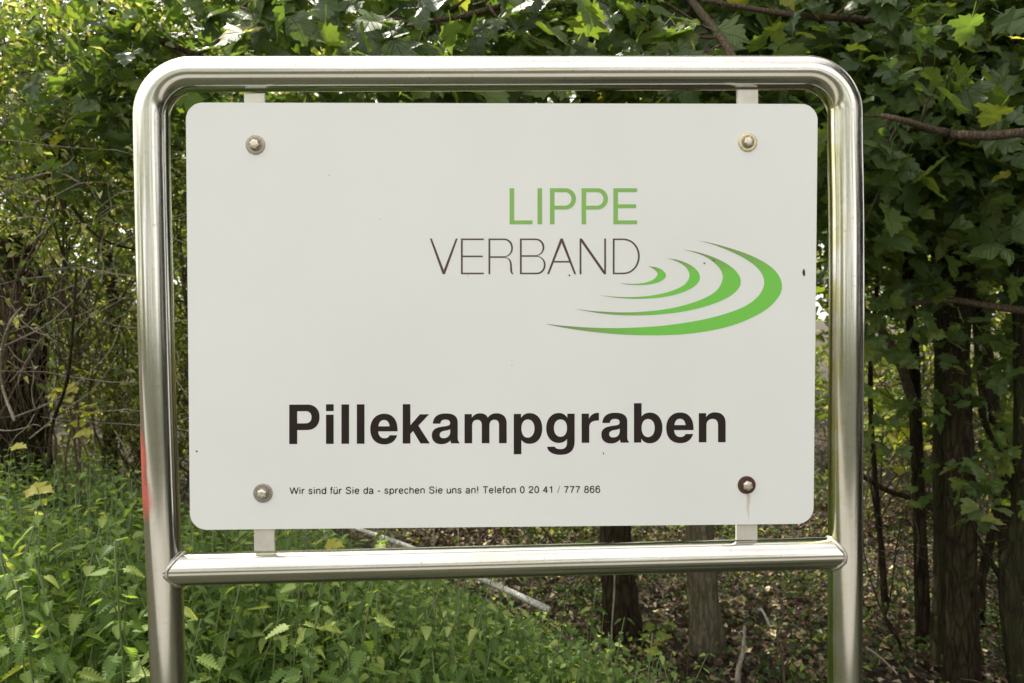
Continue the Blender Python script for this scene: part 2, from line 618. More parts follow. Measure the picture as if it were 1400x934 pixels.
dv = (tl - left[-1]).normalized()
dh = (tr - tl).normalized()
dd = (right[0] - tr).normalized()
lp = [left_low.lerp(left[0], k / 14) for k in range(14)] + curve_pts(left, 40)
path_pts = lp + arc(tl, dv, dh, RC)
top_mid = [tl + dh * RC + (tr - tl - dh * 2 * RC) * (i / 12) for i in range(1, 12)]
path_pts += top_mid + arc(tr, dh, dd, RC) + curve_pts(right, 30) + [right[-1].lerp(right_low, (k + 1) / 14) for k in range(14)]
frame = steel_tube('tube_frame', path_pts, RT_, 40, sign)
bl, br = on_y(236, 779, 0), on_y(1152, 755.8, 0)
bl.x += -.006
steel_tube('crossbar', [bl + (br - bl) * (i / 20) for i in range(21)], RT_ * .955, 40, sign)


# weld seams: lumpy rings where the bar meets the posts
def weld(c, axis, side):
    pts = []
    n = 34
    for i in range(n + 1):
        a = 2 * math.pi * i / n
        z, yy = math.cos(a) * RT_ * .955, math.sin(a) * RT_ * .955
        depth = math.sqrt(max(0, (RT_ + .0008) ** 2 - min(yy * yy, RT_ ** 2 * .86)))
        pts.append(Vector((c.x + side * depth, c.y + yy, c.z + z)))
    return tube(pts, [random.uniform(.0018, .0036) for _ in pts], 8, cap=False)


pl_x = on_y(226.5, 779, 0)
pr_x = on_y(1155.7, 756, 0)
MB().add(weld(pl_x, 0, 1)).build('weld_seam', M_WELD, sign)
MB().add(weld(pr_x, 0, -1)).build('weld_seam', M_WELD, sign)

PY = -.012       # front face of the panel


def rounded_quad(c, r, n=10):
    out = []
    for i in range(4):
        p0, p1, p2 = c[i - 1], c[i], c[(i + 1) % 4]
        a, b_ = (p0 - p1).normalized(), (p2 - p1).normalized()
        for k in range(n + 1):
            q = math.pi / 2 * k / n
            out.append(p1 + a * r * (1 - math.sin(q)) + b_ * r * (1 - math.cos(q)))
    return out


corners = [on_y(x, y, PY) for x, y in [(253.5, 140), (1118.5, 142), (1112.5, 716.5), (259.5, 725)]]
outl = rounded_quad(corners, .024)
n = len(outl)
cen = sum(outl, Vector()) / n
V, F = [], []
for dy, sc in [(0, .0008), (.0008, 0), (.0032, 0), (.0040, .0008)]:
    for q in outl:
        V.append(q + Vector((0, dy, 0)) + (cen - q).normalized() * sc)
for j in range(3):
    for k in range(n):
        F.append((j * n + k, j * n + (k + 1) % n, (j + 1) * n + (k + 1) % n, (j + 1) * n + k))
F.append(tuple(range(n)))
F.append(tuple(range(3 * n, 4 * n))[::-1])
panel = mesh_obj('panel', [tuple(v) for v in V], F, M_PANEL, sign, smooth=False)


def box_quad(corn, y0, y1, bev=.0012):
    """prism between y0 (front) and y1 with a small chamfer round the front"""
    c = sum(corn, Vector()) / 4
    V = []
    for y, s in [(y0, bev), (y0 + bev, 0), (y1, 0)]:
        for q in corn:
            d = (c - q)
            d.y = 0
            v = q + d.normalized() * s * 1.4
            v.y = y
            V.append(v)
    F = [(0, 1, 2, 3), (11, 10, 9, 8)]
    for j in range(2):
        for k in range(4):
            F.append((j * 4 + k, (j + 1) * 4 + k, (j + 1) * 4 + (k + 1) % 4, j * 4 + (k + 1) % 4))
    return V, F


for q, lab in [([(333, 127), (362, 127), (363, 215), (335, 215)], None), ([(1008, 122), (1037, 122), (1037, 212), (1008, 212)], None),
               ([(346, 655), (374, 655), (375, 754), (347, 754)], None), ([(1007, 640), (1036, 640), (1036, 739), (1007, 739)], None)]:
    MB().add(box_quad([on_y(x, y, PY + .004) for x, y in q], PY + .0043, PY + .0093)).build('bracket', M_BRACKET, sign, smooth=False)


def disc(c, r0, r1, y0, y1, n=28, dome=0):
    """washer or head: ring profile seen from the front"""
    V, F = [], []
    prof = [(r1, y1), (r1, y0 + .0004), (r1 - .0005, y0), (r0, y0 - dome), (r0 * .98, y1)]
    for r, y in prof:
        for k in range(n):
            a = 2 * math.pi * k / n
            V.append(Vector((c.x + r * math.cos(a), y, c.z + r * math.sin(a))))
    for j in range(len(prof) - 1):
        for k in range(n):
            F.append((j * n + k, j * n + (k + 1) % n, (j + 1) * n + (k + 1) % n, (j + 1) * n + k))
    return V, F


def hexhead(c, r, y0, y1, rot, n=6, dome=.0012):
    V, F = [], []
    for rr, y in [(r, y1), (r, y0 + .0009), (r * .86, y0), (r * .55, y0 - dome * .8), (0.0005, y0 - dome)]:
        for k in range(n):
            a = 2 * math.pi * k / n + rot
            V.append(Vector((c.x + rr * math.cos(a), y, c.z + rr * math.sin(a))))
    for j in range(4):
        for k in range(n):
            F.append((j * n + k, j * n + (k + 1) % n, (j + 1) * n + (k + 1) % n, (j + 1) * n + k))
    F.append(tuple(range(4 * n, 5 * n)))
    return V, F


for (px, py, mt, rw, lab) in [(349, 198, M_WASH_BROWN, .0136, 'tarnished brown washer at the upper left of the board'),
                              (1022.5, 194.5, M_WASH_BRASS, .0136, 'brassy washer at the upper right of the board'),
                              (359.3, 674.3, M_WASH_GREY, .0136, 'dull grey washer at the lower left of the board'),
                              (1021, 663.3, M_WASH_RUST, .0131, 'dark rusted washer at the lower right of the board')]:
    c = on_y(px, py, PY - .001)
    w = MB().add(disc(c, .0062, rw, PY - .0016, PY - .00005)).build('washer', mt, sign)
    w['label'] = lab
    MB().add(disc(c, .0060, .0086, PY - .0030, PY - .0014, dome=.0)).build('spring_washer', M_WASH_GREY if mt is not M_WASH_RUST else M_WASH_RUST, w)
    MB().add(hexhead(c, .0073, PY - .0072, PY - .0016, random.random())).build('bolt', M_BOLT, w, smooth=False)

PR = PY - .00025      # print lies a quarter of a millimetre proud of the enamel


def print_curve(name, contours, mat, parent):
    """contours: closed outlines in photograph pixels, holes included; filled flat on the panel"""
    cu = bpy.data.curves.new(name, 'CURVE')
    cu.dimensions = '2D'
    cu.fill_mode = 'BOTH'
    for c in contours:
        s = cu.splines.new('POLY')
        s.points.add(len(c) - 1)
        for q, (x, y) in zip(s.points, c):
            w = on_y(x, y, PR)
            q.co = (w.x, w.z - 1.4, 0, 1)
        s.use_cyclic_u = True
    tmp = bpy.data.objects.new(name + '_tmp', cu)
    COL.objects.link(tmp)
    dg = bpy.context.evaluated_depsgraph_get()
    me0 = tmp.evaluated_get(dg).to_mesh()
    V = [(v.co.x, PR, v.co.y + 1.4) for v in me0.vertices]
    F = [tuple(p_.vertices) for p_ in me0.polygons]
    tmp.evaluated_get(dg).to_mesh_clear()
    bpy.data.objects.remove(tmp)
    bpy.data.curves.remove(cu)
    return mesh_obj(name, V, F, mat, parent, smooth=False)


def flat(path):
    """'M x y L x y C ...' -> list of contours"""
    out, cur, tok = [], [], path.replace(',', ' ').split()
    i = 0
    cmd = None
    while i < len(tok):
        if tok[i] in 'MLCZ':
            cmd = tok[i]
            i += 1
            if cmd == 'Z':
                out.append(cur)
                cur = []
            continue
        if cmd in 'ML':
            cur.append((float(tok[i]), float(tok[i + 1])))
            i += 2
        else:
            a = cur[-1]
            c = [float(v) for v in tok[i:i + 6]]
            for k in range(1, 11):
                s = k / 10
                u = 1 - s
                cur.append((u ** 3 * a[0] + 3 * u * u * s * c[0] + 3 * u * s * s * c[2] + s ** 3 * c[4],
                            u ** 3 * a[1] + 3 * u * u * s * c[1] + 3 * u * s * s * c[3] + s ** 3 * c[5]))
            i += 6
    if cur:
        out.append(cur)
    for c in out:
        if abs(c[0][0] - c[-1][0]) + abs(c[0][1] - c[-1][1]) < 1e-6:
            c.pop()
    return out


BOLD = {
 'P': (667, 'M 73 0 L 73 718 L 400 718 C 540 718 620 625 620 487 C 620 345 532 254 395 254 L 217 254 L 217 0 Z M 217 376 L 217 598 L 362 598 C 435 598 474 560 474 487 C 474 414 435 376 362 376 Z'),
 'i': (278, 'M 69 0 L 69 532 L 207 532 L 207 0 Z M 69 598 L 69 722 L 207 722 L 207 598 Z'),
 'l': (278, 'M 69 0 L 69 718 L 207 718 L 207 0 Z'),
 'e': (556, 'M 526 224 L 176 224 C 180 146 222 98 290 98 C 336 98 368 118 380 153 L 518 153 C 488 48 408 -14 288 -14 C 130 -14 32 92 32 264 C 32 432 132 546 284 546 C 442 546 530 430 526 224 Z M 180 316 L 382 316 C 374 390 336 432 282 432 C 226 432 188 390 180 316 Z'),
 'k': (556, 'M 62 0 L 62 718 L 200 718 L 200 335 L 372 532 L 538 532 L 345 326 L 550 0 L 383 0 L 248 228 L 200 176 L 200 0 Z'),
 'a': (556, 'M 528 17 L 528 0 L 380 0 C 371 15 367 35 366 56 C 324 8 270 -14 205 -14 C 95 -14 30 48 30 146 C 30 240 86 285 200 303 L 290 316 C 340 323 360 336 360 370 C 360 412 330 434 275 434 C 218 434 190 410 184 360 L 48 360 C 54 482 130 546 280 546 C 428 546 498 490 498 382 L 498 104 C 498 58 506 35 528 17 Z M 362 258 C 345 247 320 240 282 234 C 206 222 172 202 172 156 C 172 118 198 96 243 96 C 315 96 362 140 362 212 Z'),
 'm': (889, 'M 64 0 L 64 532 L 196 532 L 196 466 C 230 520 282 546 345 546 C 412 546 458 520 484 466 C 520 520 572 546 636 546 C 750 546 824 482 824 360 L 824 0 L 686 0 L 686 322 C 686 392 660 428 602 428 C 544 428 513 388 513 316 L 513 0 L 375 0 L 375 322 C 375 392 350 428 293 428 C 232 428 202 388 202 316 L 202 0 Z'),
 'p': (611, 'M 62 -203 L 200 -203 L 200 58 C 236 8 286 -14 350 -14 C 486 -14 576 95 576 264 C 576 430 488 546 350 546 C 282 546 230 518 194 460 L 194 532 L 62 532 Z M 318 430 C 366 430 436 392 436 266 C 436 140 366 98 318 98 C 246 98 200 162 200 266 C 200 368 246 430 318 430 Z'),
 'b': (611, 'M 62 718 L 200 718 L 200 474 C 236 524 286 546 350 546 C 488 546 576 430 576 266 C 576 100 486 -14 350 -14 C 282 -14 230 14 194 72 L 194 0 L 62 0 Z M 318 430 C 366 430 436 392 436 266 C 436 140 366 100 318 100 C 246 100 200 162 200 266 C 200 368 246 430 318 430 Z'),
 'g': (611, 'M 549 532 L 549 28 C 549 -140 462 -217 296 -217 C 148 -217 62 -156 52 -68 L 190 -68 C 204 -98 240 -113 298 -113 C 374 -113 411 -76 411 10 L 411 72 C 376 22 326 0 264 0 C 130 0 36 106 36 268 C 36 430 128 546 262 546 C 330 546 384 516 417 456 L 417 532 Z M 296 428 C 224 428 176 368 176 272 C 176 176 224 112 296 112 C 368 112 411 172 411 272 C 411 368 368 428 296 428 Z'),
 'r': (389, 'M 64 0 L 64 532 L 196 532 L 196 440 C 228 512 284 548 376 546 L 376 404 C 262 408 202 372 202 284 L 202 0 Z'),
 'n': (611, 'M 64 0 L 64 532 L 196 532 L 196 458 C 234 520 290 546 358 546 C 478 546 548 472 548 344 L 548 0 L 410 0 L 410 312 C 410 388 376 426 314 426 C 244 426 202 382 202 304 L 202 0 Z'),
}
TS, TX = .07505, .07585
x = 395.4 - 73 * TX
allc = []
for ch in 'Pillekampgraben':
    adv, pth = BOLD[ch]
    for c in flat(pth):
        allc.append([(x + px * TX, 607.2 - (x + px * TX - 395) * .0042 - py * TS) for px, py in c])
    x += adv * TX
print_curve('lettering', allc, M_INK, panel)

# LIPPE: medium green capitals, VERBAND: hairline capitals (pixel coordinates)
sx = lambda v: 560 + v / 4.118
sy = lambda v: 230 + v / 4.118


def caps(items, y0, y1, wv, wh):
    """wv, wh: stroke widths of uprights and bars; y0 top, y1 bottom"""
    out = []
    for ch, a, b_ in items:
        ym = (y0 + y1) / 2
        h = y1 - y0
        rect = lambda xa, ya, xb, yb: [(xa, ya), (xb, ya), (xb, yb), (xa, yb)]
        if ch == 'L': out.append([(a, y0), (a + wv, y0), (a + wv, y1 - wh), (b_, y1 - wh), (b_, y1), (a, y1)])
        if ch == 'I': out.append(rect(a, y0, b_, y1))
        if ch == 'E':
            out.append([(a, y0), (b_, y0), (b_, y0 + wh), (a + wv, y0 + wh), (a + wv, ym - wh / 2), (b_ - .03 * h, ym - wh / 2),
                        (b_ - .03 * h, ym + wh / 2), (a + wv, ym + wh / 2), (a + wv, y1 - wh), (b_, y1 - wh), (b_, y1), (a, y1)])
        if ch == 'P':
            yb = y0 + h * .59
            r = (yb - y0) / 2
            k = .56
            f_ = lambda xr, rr, top, bot: f'C {xr - rr + rr * k} {top} {xr} {(top + bot) / 2 - rr * k} {xr} {(top + bot) / 2} C {xr} {(top + bot) / 2 + rr * k} {xr - rr + rr * k} {bot} {xr - rr} {bot}'
            out += flat(f'M {a} {y1} L {a} {y0} L {b_ - r} {y0} {f_(b_, r, y0, yb)} L {a + wv} {yb} L {a + wv} {y1} Z '
                        f'M {a + wv} {y0 + wh} L {b_ - r} {y0 + wh} {f_(b_ - wv, r - wv, y0 + wh, yb - wh)} L {a + wv} {yb - wh} Z')
        if ch == 'D':
            k = .56
            r = h * .46
            def f2(xr, rr, top, bot):
                hh = (bot - top) / 2
                return f'C {xr - rr + rr * k} {top} {xr} {top + hh * (1 - k)} {xr} {top + hh} C {xr} {top + hh * (1 + k)} {xr - rr + rr * k} {bot} {xr - rr} {bot}'
            out += flat(f'M {a} {y1} L {a} {y0} L {b_ - r} {y0} {f2(b_, r, y0, y1)} Z M {a + wv} {y1 - wh} L {a + wv} {y0 + wh} L {b_ - r} {y0 + wh} {f2(b_ - wv, r - wv, y0 + wh, y1 - wh)} Z')
        if ch == 'V':
            mx_ = (a + b_) / 2
            e = wv * 1.06
            out.append([(a, y0), (a + e, y0), (mx_, y1 - e * 2.2), (b_ - e, y0), (b_, y0), (mx_ + e * .62, y1), (mx_ - e * .62, y1)])
        if ch == 'A':
            mx_ = (a + b_) / 2
            e = wv * 1.06
            yc, yd = y0 + h * .63, y0 + h * .63 + wh
            xi = lambda y: (mx_ - a - e) * (y - (y0 + e * 2.2)) / (y1 - (y0 + e * 2.2))
            out.append([(mx_ - e * .62, y0), (mx_ + e * .62, y0), (b_, y1), (b_ - e, y1), (mx_ + xi(yd), yd), (mx_ - xi(yd), yd), (a + e, y1), (a, y1)])
            out.append([(mx_, y0 + e * 2.2), (mx_ + xi(yc), yc), (mx_ - xi(yc), yc)])
        if ch == 'N':
            e = wv * 1.25
            out.append([(a, y1), (a, y0), (a + e, y0), (b_ - wv, y1 - e * 1.6), (b_ - wv, y0), (b_, y0), (b_, y1), (b_ - e, y1), (a + wv, y0 + e * 1.6), (a + wv, y1)])
        if ch in 'RB':
            k = .56
            yb = y0 + h * (.52 if ch == 'R' else .49)
            r = h * .25
            xt = b_ - (0 if ch == 'R' else h * .035)
            f3 = lambda xr, rr, top, bot: f'C {xr - rr + rr * k} {top} {xr} {(top + bot) / 2 - (bot - top) / 2 * k} {xr} {(top + bot) / 2} C {xr} {(top + bot) / 2 + (bot - top) / 2 * k} {xr - rr + rr * k} {bot} {xr - rr} {bot}'
            if ch == 'B':
                out += flat(f'M {a} {y1} L {a} {y0} L {xt - r} {y0} {f3(xt, r, y0, yb)} {f3(b_, r, yb, y1).replace("C", f"L {b_ - r} {yb} C", 1)} Z '
                            f'M {a + wv} {y0 + wh} L {xt - r} {y0 + wh} {f3(xt - wv, r - wv, y0 + wh, yb - wh / 2)} L {a + wv} {yb - wh / 2} Z '
                            f'M {a + wv} {yb + wh / 2} L {b_ - r} {yb + wh / 2} {f3(b_ - wv, r - wv, yb + wh / 2, y1 - wh)} L {a + wv} {y1 - wh} Z')
            else:
                xr = b_ - h * .02
                out += flat(f'M {a} {y1} L {a} {y0} L {xr - r} {y0} {f3(xr, r, y0, yb)} '
                            f'L {xr - r} {yb} C {xr - r * .3} {yb + h * .02} {xr - .03 * h} {yb + h * .1} {xr - .03 * h} {yb + h * .27} C {xr - .02 * h} {yb + h * .4} {xr - .02 * h} {y1 - h * .04} {b_} {y1} '
                            f'L {b_ - wv} {y1} C {b_ - wv - h * .06} {y1 - h * .08} {xr - wv - .03 * h} {yb + h * .32} {xr - wv - .03 * h} {yb + h * .27} C {xr - wv - .03 * h} {yb + h * .1} {xr - r * .5} {yb + wh * .5} {xr - r} {yb + wh * .5} '
                            f'L {a + wv} {yb + wh * .5} L {a + wv} {y1} Z '
                            f'M {a + wv} {y0 + wh} L {xr - r} {y0 + wh} {f3(xr - wv, r - wv, y0 + wh, yb - wh * .5)} L {a + wv} {yb - wh * .5} Z')
    return out


lip = caps([(c, sx(a), sx(b_)) for c, a, b_ in [('L', 563, 692), ('I', 720, 746), ('P', 790, 937), ('P', 968, 1117), ('E', 1147, 1281)]], sy(113), sy(316), 6.3, 5.3)
print_curve('lettering', lip, M_LIPPE, panel)
ver = caps([(c, sx(a), sx(b_)) for c, a, b_ in [('V', 114, 271), ('E', 289, 418), ('R', 444, 586), ('B', 621, 766), ('A', 774, 938), ('N', 957, 1106), ('D', 1144, 1296)]],
           sy(396), sy(597), 2.5, 2.1)
print_curve('lettering', ver, M_INK_THIN, panel)

# small line of text in thin grotesque strokes
def ell(cx, cy, rx, ry, d0, d1, n=10):
    return [(cx + rx * math.cos(math.radians(d0 + (d1 - d0) * i / n)), cy + ry * math.sin(math.radians(d0 + (d1 - d0) * i / n))) for i in range(n + 1)]


def sm(*p):
    return [(v.x, v.y) for v in curve_pts([(a, b_, 0) for a, b_ in p], 14)]


NS = [(75, 0), (75, 500)], sm((75, 330), (130, 450), (250, 505), (370, 490), (435, 410), (440, 300)) + [(440, 0)]
US = [(440, 0), (440, 510)], [(75, 510), (75, 200)] + sm((75, 200), (90, 80), (180, 12), (290, 30), (390, 110), (440, 200))
SS = sm((400, 400), (340, 490), (230, 505), (110, 470), (85, 380), (150, 300), (300, 250), (400, 180), (400, 80), (300, 10), (190, 10), (90, 50), (55, 140))
SM = {
 'W': (930, [[(20, 700), (235, 10), (465, 700), (695, 10), (910, 700)]]),
 'i': (222, [[(111, 0), (111, 510)], [(111, 640), (111, 710)]]),
 'r': (333, [[(80, 0), (80, 510)], sm((80, 310), (130, 430), (220, 490), (320, 480))]),
 's': (490, [SS]),
 'n': (530, list(NS)),
 'd': (556, [ell(265, 255, 195, 250, 0, 360, 18), [(470, 0), (470, 710)]]),
 'f': (278, [[(115, 0), (115, 560)] + sm((115, 560), (140, 660), (200, 700), (270, 695)), [(20, 500), (260, 500)]]),
 'ü': (530, list(US) + [[(160, 630), (160, 710)], [(350, 630), (350, 710)]]),
 'u': (530, list(US)),
 'S': (650, [sm((570, 530), (530, 640), (420, 700), (300, 705), (160, 670), (95, 560), (130, 450), (250, 395), (430, 350), (560, 280), (590, 170), (520, 60), (400, 5), (280, 5), (140, 50), (60, 190))]),
 'e': (540, [[(70, 270), (470, 270)] + ell(270, 255, 205, 250, 5, 325, 18)]),
 'a': (540, [sm((80, 380), (120, 470), (220, 508), (340, 495), (410, 430), (420, 340)) + [(420, 90), (450, 10), (500, 10)], sm((420, 300), (330, 270), (180, 250), (75, 190), (65, 90), (130, 10), (240, 5), (350, 50), (420, 150))]),
 '-': (330, [[(40, 270), (290, 270)]]),
 'p': (556, [ell(290, 255, 200, 250, 0, 360, 18), [(80, -190), (80, 510)]]),
 'c': (500, [ell(265, 255, 200, 250, 35, 325, 16)]),
 'h': (530, [[(75, 0), (75, 710)], NS[1]]),
 '!': (278, [[(130, 0), (130, 75)], [(130, 200), (130, 710)]]),
 'T': (600, [[(300, 0), (300, 690)], [(25, 690), (575, 690)]]),
 'l': (222, [[(111, 0), (111, 710)]]),
 'o': (556, [ell(278, 255, 210, 250, 0, 360, 18)]),
 '0': (556, [ell(278, 350, 205, 345, 0, 360, 20)]),
 '2': (556, [sm((65, 480), (90, 610), (200, 695), (340, 690), (450, 610), (465, 480), (400, 370), (250, 250), (110, 130), (60, 35)) + [(490, 35)]]),
 '4': (556, [[(370, 0), (370, 690), (40, 200), (510, 200)]]),
 '1': (556, [[(330, 0), (330, 700), (250, 590), (120, 540)]]),
 '/': (300, [[(10, -20), (270, 720)]]),
 '7': (556, [[(50, 665), (500, 665), (380, 480), (270, 250), (220, 0)]]),
 '8': (556, [ell(278, 530, 170, 165, 0, 360, 16), ell(278, 190, 210, 185, 0, 360, 16)]),
 '6': (556, [sm((470, 560), (420, 660), (300, 700), (160, 650), (80, 500), (65, 300)), ell(278, 225, 205, 220, 0, 360, 18)]),
 ' ': (278, []),
}
SMALL = 'Wir sind für Sie da - sprechen Sie uns an! Telefon 0 20 41 / 777 866'
TRK = 62
total = sum(SM[c][0] + TRK for c in SMALL) - TRK - 90
ks = (820 - 396.5) / total
V, F = [], []
xx = 0
lay = 0
for ch in SMALL:
    for st in SM[ch][1]:
        lay += 1
        wst = .72 if ch != '/' else .35
        P = [Vector((396.5 + (xx + a - 20) * ks, 675.4 - (xx * ks) * .0045 - b_ * 9.0 / 718, 0)) for a, b_ in st]
        b0 = len(V)
        P = [q for k_, q in enumerate(P) if k_ == 0 or (q - P[k_ - 1]).length > 1e-4]
        runs, cur = [], [P[0]]
        for i in range(1, len(P)):
            cur.append(P[i])
            if i < len(P) - 1 and (P[i] - P[i - 1]).angle(P[i + 1] - P[i]) > .6:
                runs.append(cur)
                cur = [P[i]]
        runs.append(cur)
        for P in runs:
            lay += 1
            b0 = len(V)
            for i, q in enumerate(P):
                tdir = (P[min(i + 1, len(P) - 1)] - P[max(i - 1, 0)]).normalized()
                nn_ = Vector((-tdir.y, tdir.x, 0)) * wst
                for sg in (1, -1):
                    w = on_y(q.x + nn_.x * sg, q.y + nn_.y * sg, PR)
                    V.append((w.x, PR - (lay % 7) * .00002, w.z))
                if i:
                    F.append((b0 + 2 * i - 2, b0 + 2 * i - 1, b0 + 2 * i + 1, b0 + 2 * i))
    xx += SM[ch][0] + TRK
mesh_obj('lettering', V, F, M_INK, panel, smooth=False)

# the four crescents of the logo
ZX = lambda v: 730 + v / 3.684
ZY = lambda v: 310 + v / 3.684
ARCS = [
 ([(825, 70), (900, 84), (1000, 112), (1100, 148), (1180, 192), (1230, 240), (1250, 298), (1235, 350), (1180, 410), (1090, 462), (980, 503), (850, 530), (720, 544), (560, 547), (400, 540), (250, 524), (130, 505), (55, 489)],
  [(825, 70), (900, 89), (990, 124), (1075, 168), (1130, 212), (1157, 258), (1156, 305), (1125, 355), (1060, 402), (960, 440), (850, 468), (720, 490), (600, 503), (450, 510), (300, 509), (160, 500), (55, 489)]),
 ([(752, 116), (820, 127), (900, 152), (970, 186), (1020, 226), (1042, 270), (1030, 313), (980, 355), (900, 390), (800, 418), (700, 435), (580, 445), (450, 446), (330, 436), (205, 414)],
  [(752, 116), (820, 133), (880, 161), (927, 200), (950, 240), (944, 285), (910, 330), (840, 368), (740, 400), (640, 419), (520, 430), (420, 431), (300, 425), (205, 414)]),
 ([(668, 158), (730, 169), (790, 194), (825, 224), (836, 255), (825, 285), (785, 315), (720, 340), (640, 356), (540, 363), (440, 360), (328, 346)],
  [(668, 158), (705, 169), (745, 188), (774, 215), (783, 250), (760, 290), (700, 321), (620, 342), (530, 353), (430, 354), (328, 346)]),
 ([(577, 199), (620, 206), (650, 221), (665, 243), (655, 264), (625, 281), (580, 291), (530, 294), (480, 292), (427, 284)],
  [(577, 199), (600, 211), (620, 230), (618, 250), (590, 272), (540, 285), (490, 288), (427, 284)]),
]
for outer, inner in ARCS:
    NN = 72
    A = curve_pts([(x_, y_, 0) for x_, y_ in outer], NN)
    B = curve_pts([(x_, y_, 0) for x_, y_ in inner], NN)

    def resamp(P, n):
        L = [0]
        for a, b_ in zip(P, P[1:]):
            L.append(L[-1] + (b_ - a).length)
        out = []
        j = 0
        for i in range(n + 1):
            s = L[-1] * i / n
            while j < len(L) - 2 and L[j + 1] < s:
                j += 1
            out.append(P[j].lerp(P[j + 1], (s - L[j]) / max(1e-9, L[j + 1] - L[j])))
        return out
    A, B = resamp(A, NN), resamp(B, NN)
    V, F, T = [], [], []
    mxd = max((a - b_).length for a, b_ in zip(A, B))
    for i, (a, b_) in enumerate(zip(A, B)):
        w = (a - b_).length / mxd
        for q in (a, b_):
            V.append(tuple(on_y(ZX(q.x), ZY(q.y), PR)))
            T.append(min(1, w * 1.15))
        if i:
            F.append((2 * i - 2, 2 * i - 1, 2 * i + 1, 2 * i))
    mesh_obj('logo_arc', V, F, M_ARC, panel, smooth=False, tint=T)


# specks, rust run and red spray mark
def speck(px, py, r, mat=M_DIRT, stretch=1.0, name='dirt_speck'):
    c = on_y(px, py, PR)
    V = [(c.x + math.cos(a) * r * random.uniform(.7, 1.2), PR - .0002, c.z + math.sin(a) * r * stretch * random.uniform(.7, 1.2)) for a in [i * .785 for i in range(8)]]
    V.append((c.x, PR - .0010, c.z))
    mesh_obj(name, V, [(i, (i + 1) % 8, 8) for i in range(8)], mat, panel)


for px, py, r, s in [(1099, 372.5, .0026, 2.0), (778.5, 376.5, .0014, 1), (963, 360, .0013, 1), (976, 356, .0013, 1), (269, 617, .0014, 1), (825, 620, .0009, 1.6), (640, 377, .0006, 1),
                     (520, 300, .0006, 1), (905, 590, .0006, 1), (450, 240, .0006, 1), (700, 500, .0006, 1)]:
    speck(px, py, r, stretch=s)
V, F, T = [], [], []
for i in range(13):
    yv = 676 + i * 3.2
    wd = 4.2 * (1 - i / 15)
    for k, tt in [(-1, 0), (-.35, 1), (.35, 1), (1, 0)]:
        V.append(tuple(on_y(1023 + math.sin(i * .8) * .6 + k * wd, yv, PR)))
        T.append(tt * (1 - i / 12) ** .8)
    if i:
        b0 = (i - 1) * 4
        for k in range(3):
            F.append((b0 + k, b0 + k + 1, b0 + k + 5, b0 + k + 4))
mesh_obj('rust_run', V, F, M_RUSTRUN, panel, tint=T)
# red paint wraps the outer left side of the post; it follows the tube's surface
V, F, T = [], [], []
NR, NA = 34, 12
for i in range(NR + 1):
    py = 573 + i * (712 - 573) / NR
    q = i / NR
    # centre line of the post at this height
    pc = on_y(213.2 + (py - 440) * .0286 + max(0, py - 440) ** 2 * 1.1e-5, py, 0)
    a_in = float(np.interp(py, [573, 590, 620, 645, 665, 685, 700, 712], [20, 34, 50, 44, 58, 70, 58, 40]))
    for k in range(NA + 1):
        a = math.radians(192 + (16 + a_in) * k / NA)
        V.append((pc.x + math.cos(a) * (RT_ + .00035), pc.y + math.sin(a) * (RT_ + .00035), pc.z))
        T.append(min(1, (1 - k / NA) * 2.4) * min(1, q * 8) * min(1, (1 - q) * 4))
    if i:
        for k in range(NA):
            b0 = (i - 1) * (NA + 1) + k
            F.append((b0, b0 + 1, b0 + NA + 2, b0 + NA + 1))
mesh_obj('red_paint_mark', V, F, M_RED, frame, tint=T)

# ------------------------------------------------------------------ foliage building blocks
def unit(a):
    return a / np.maximum(1e-9, np.linalg.norm(a, axis=-1, keepdims=True))


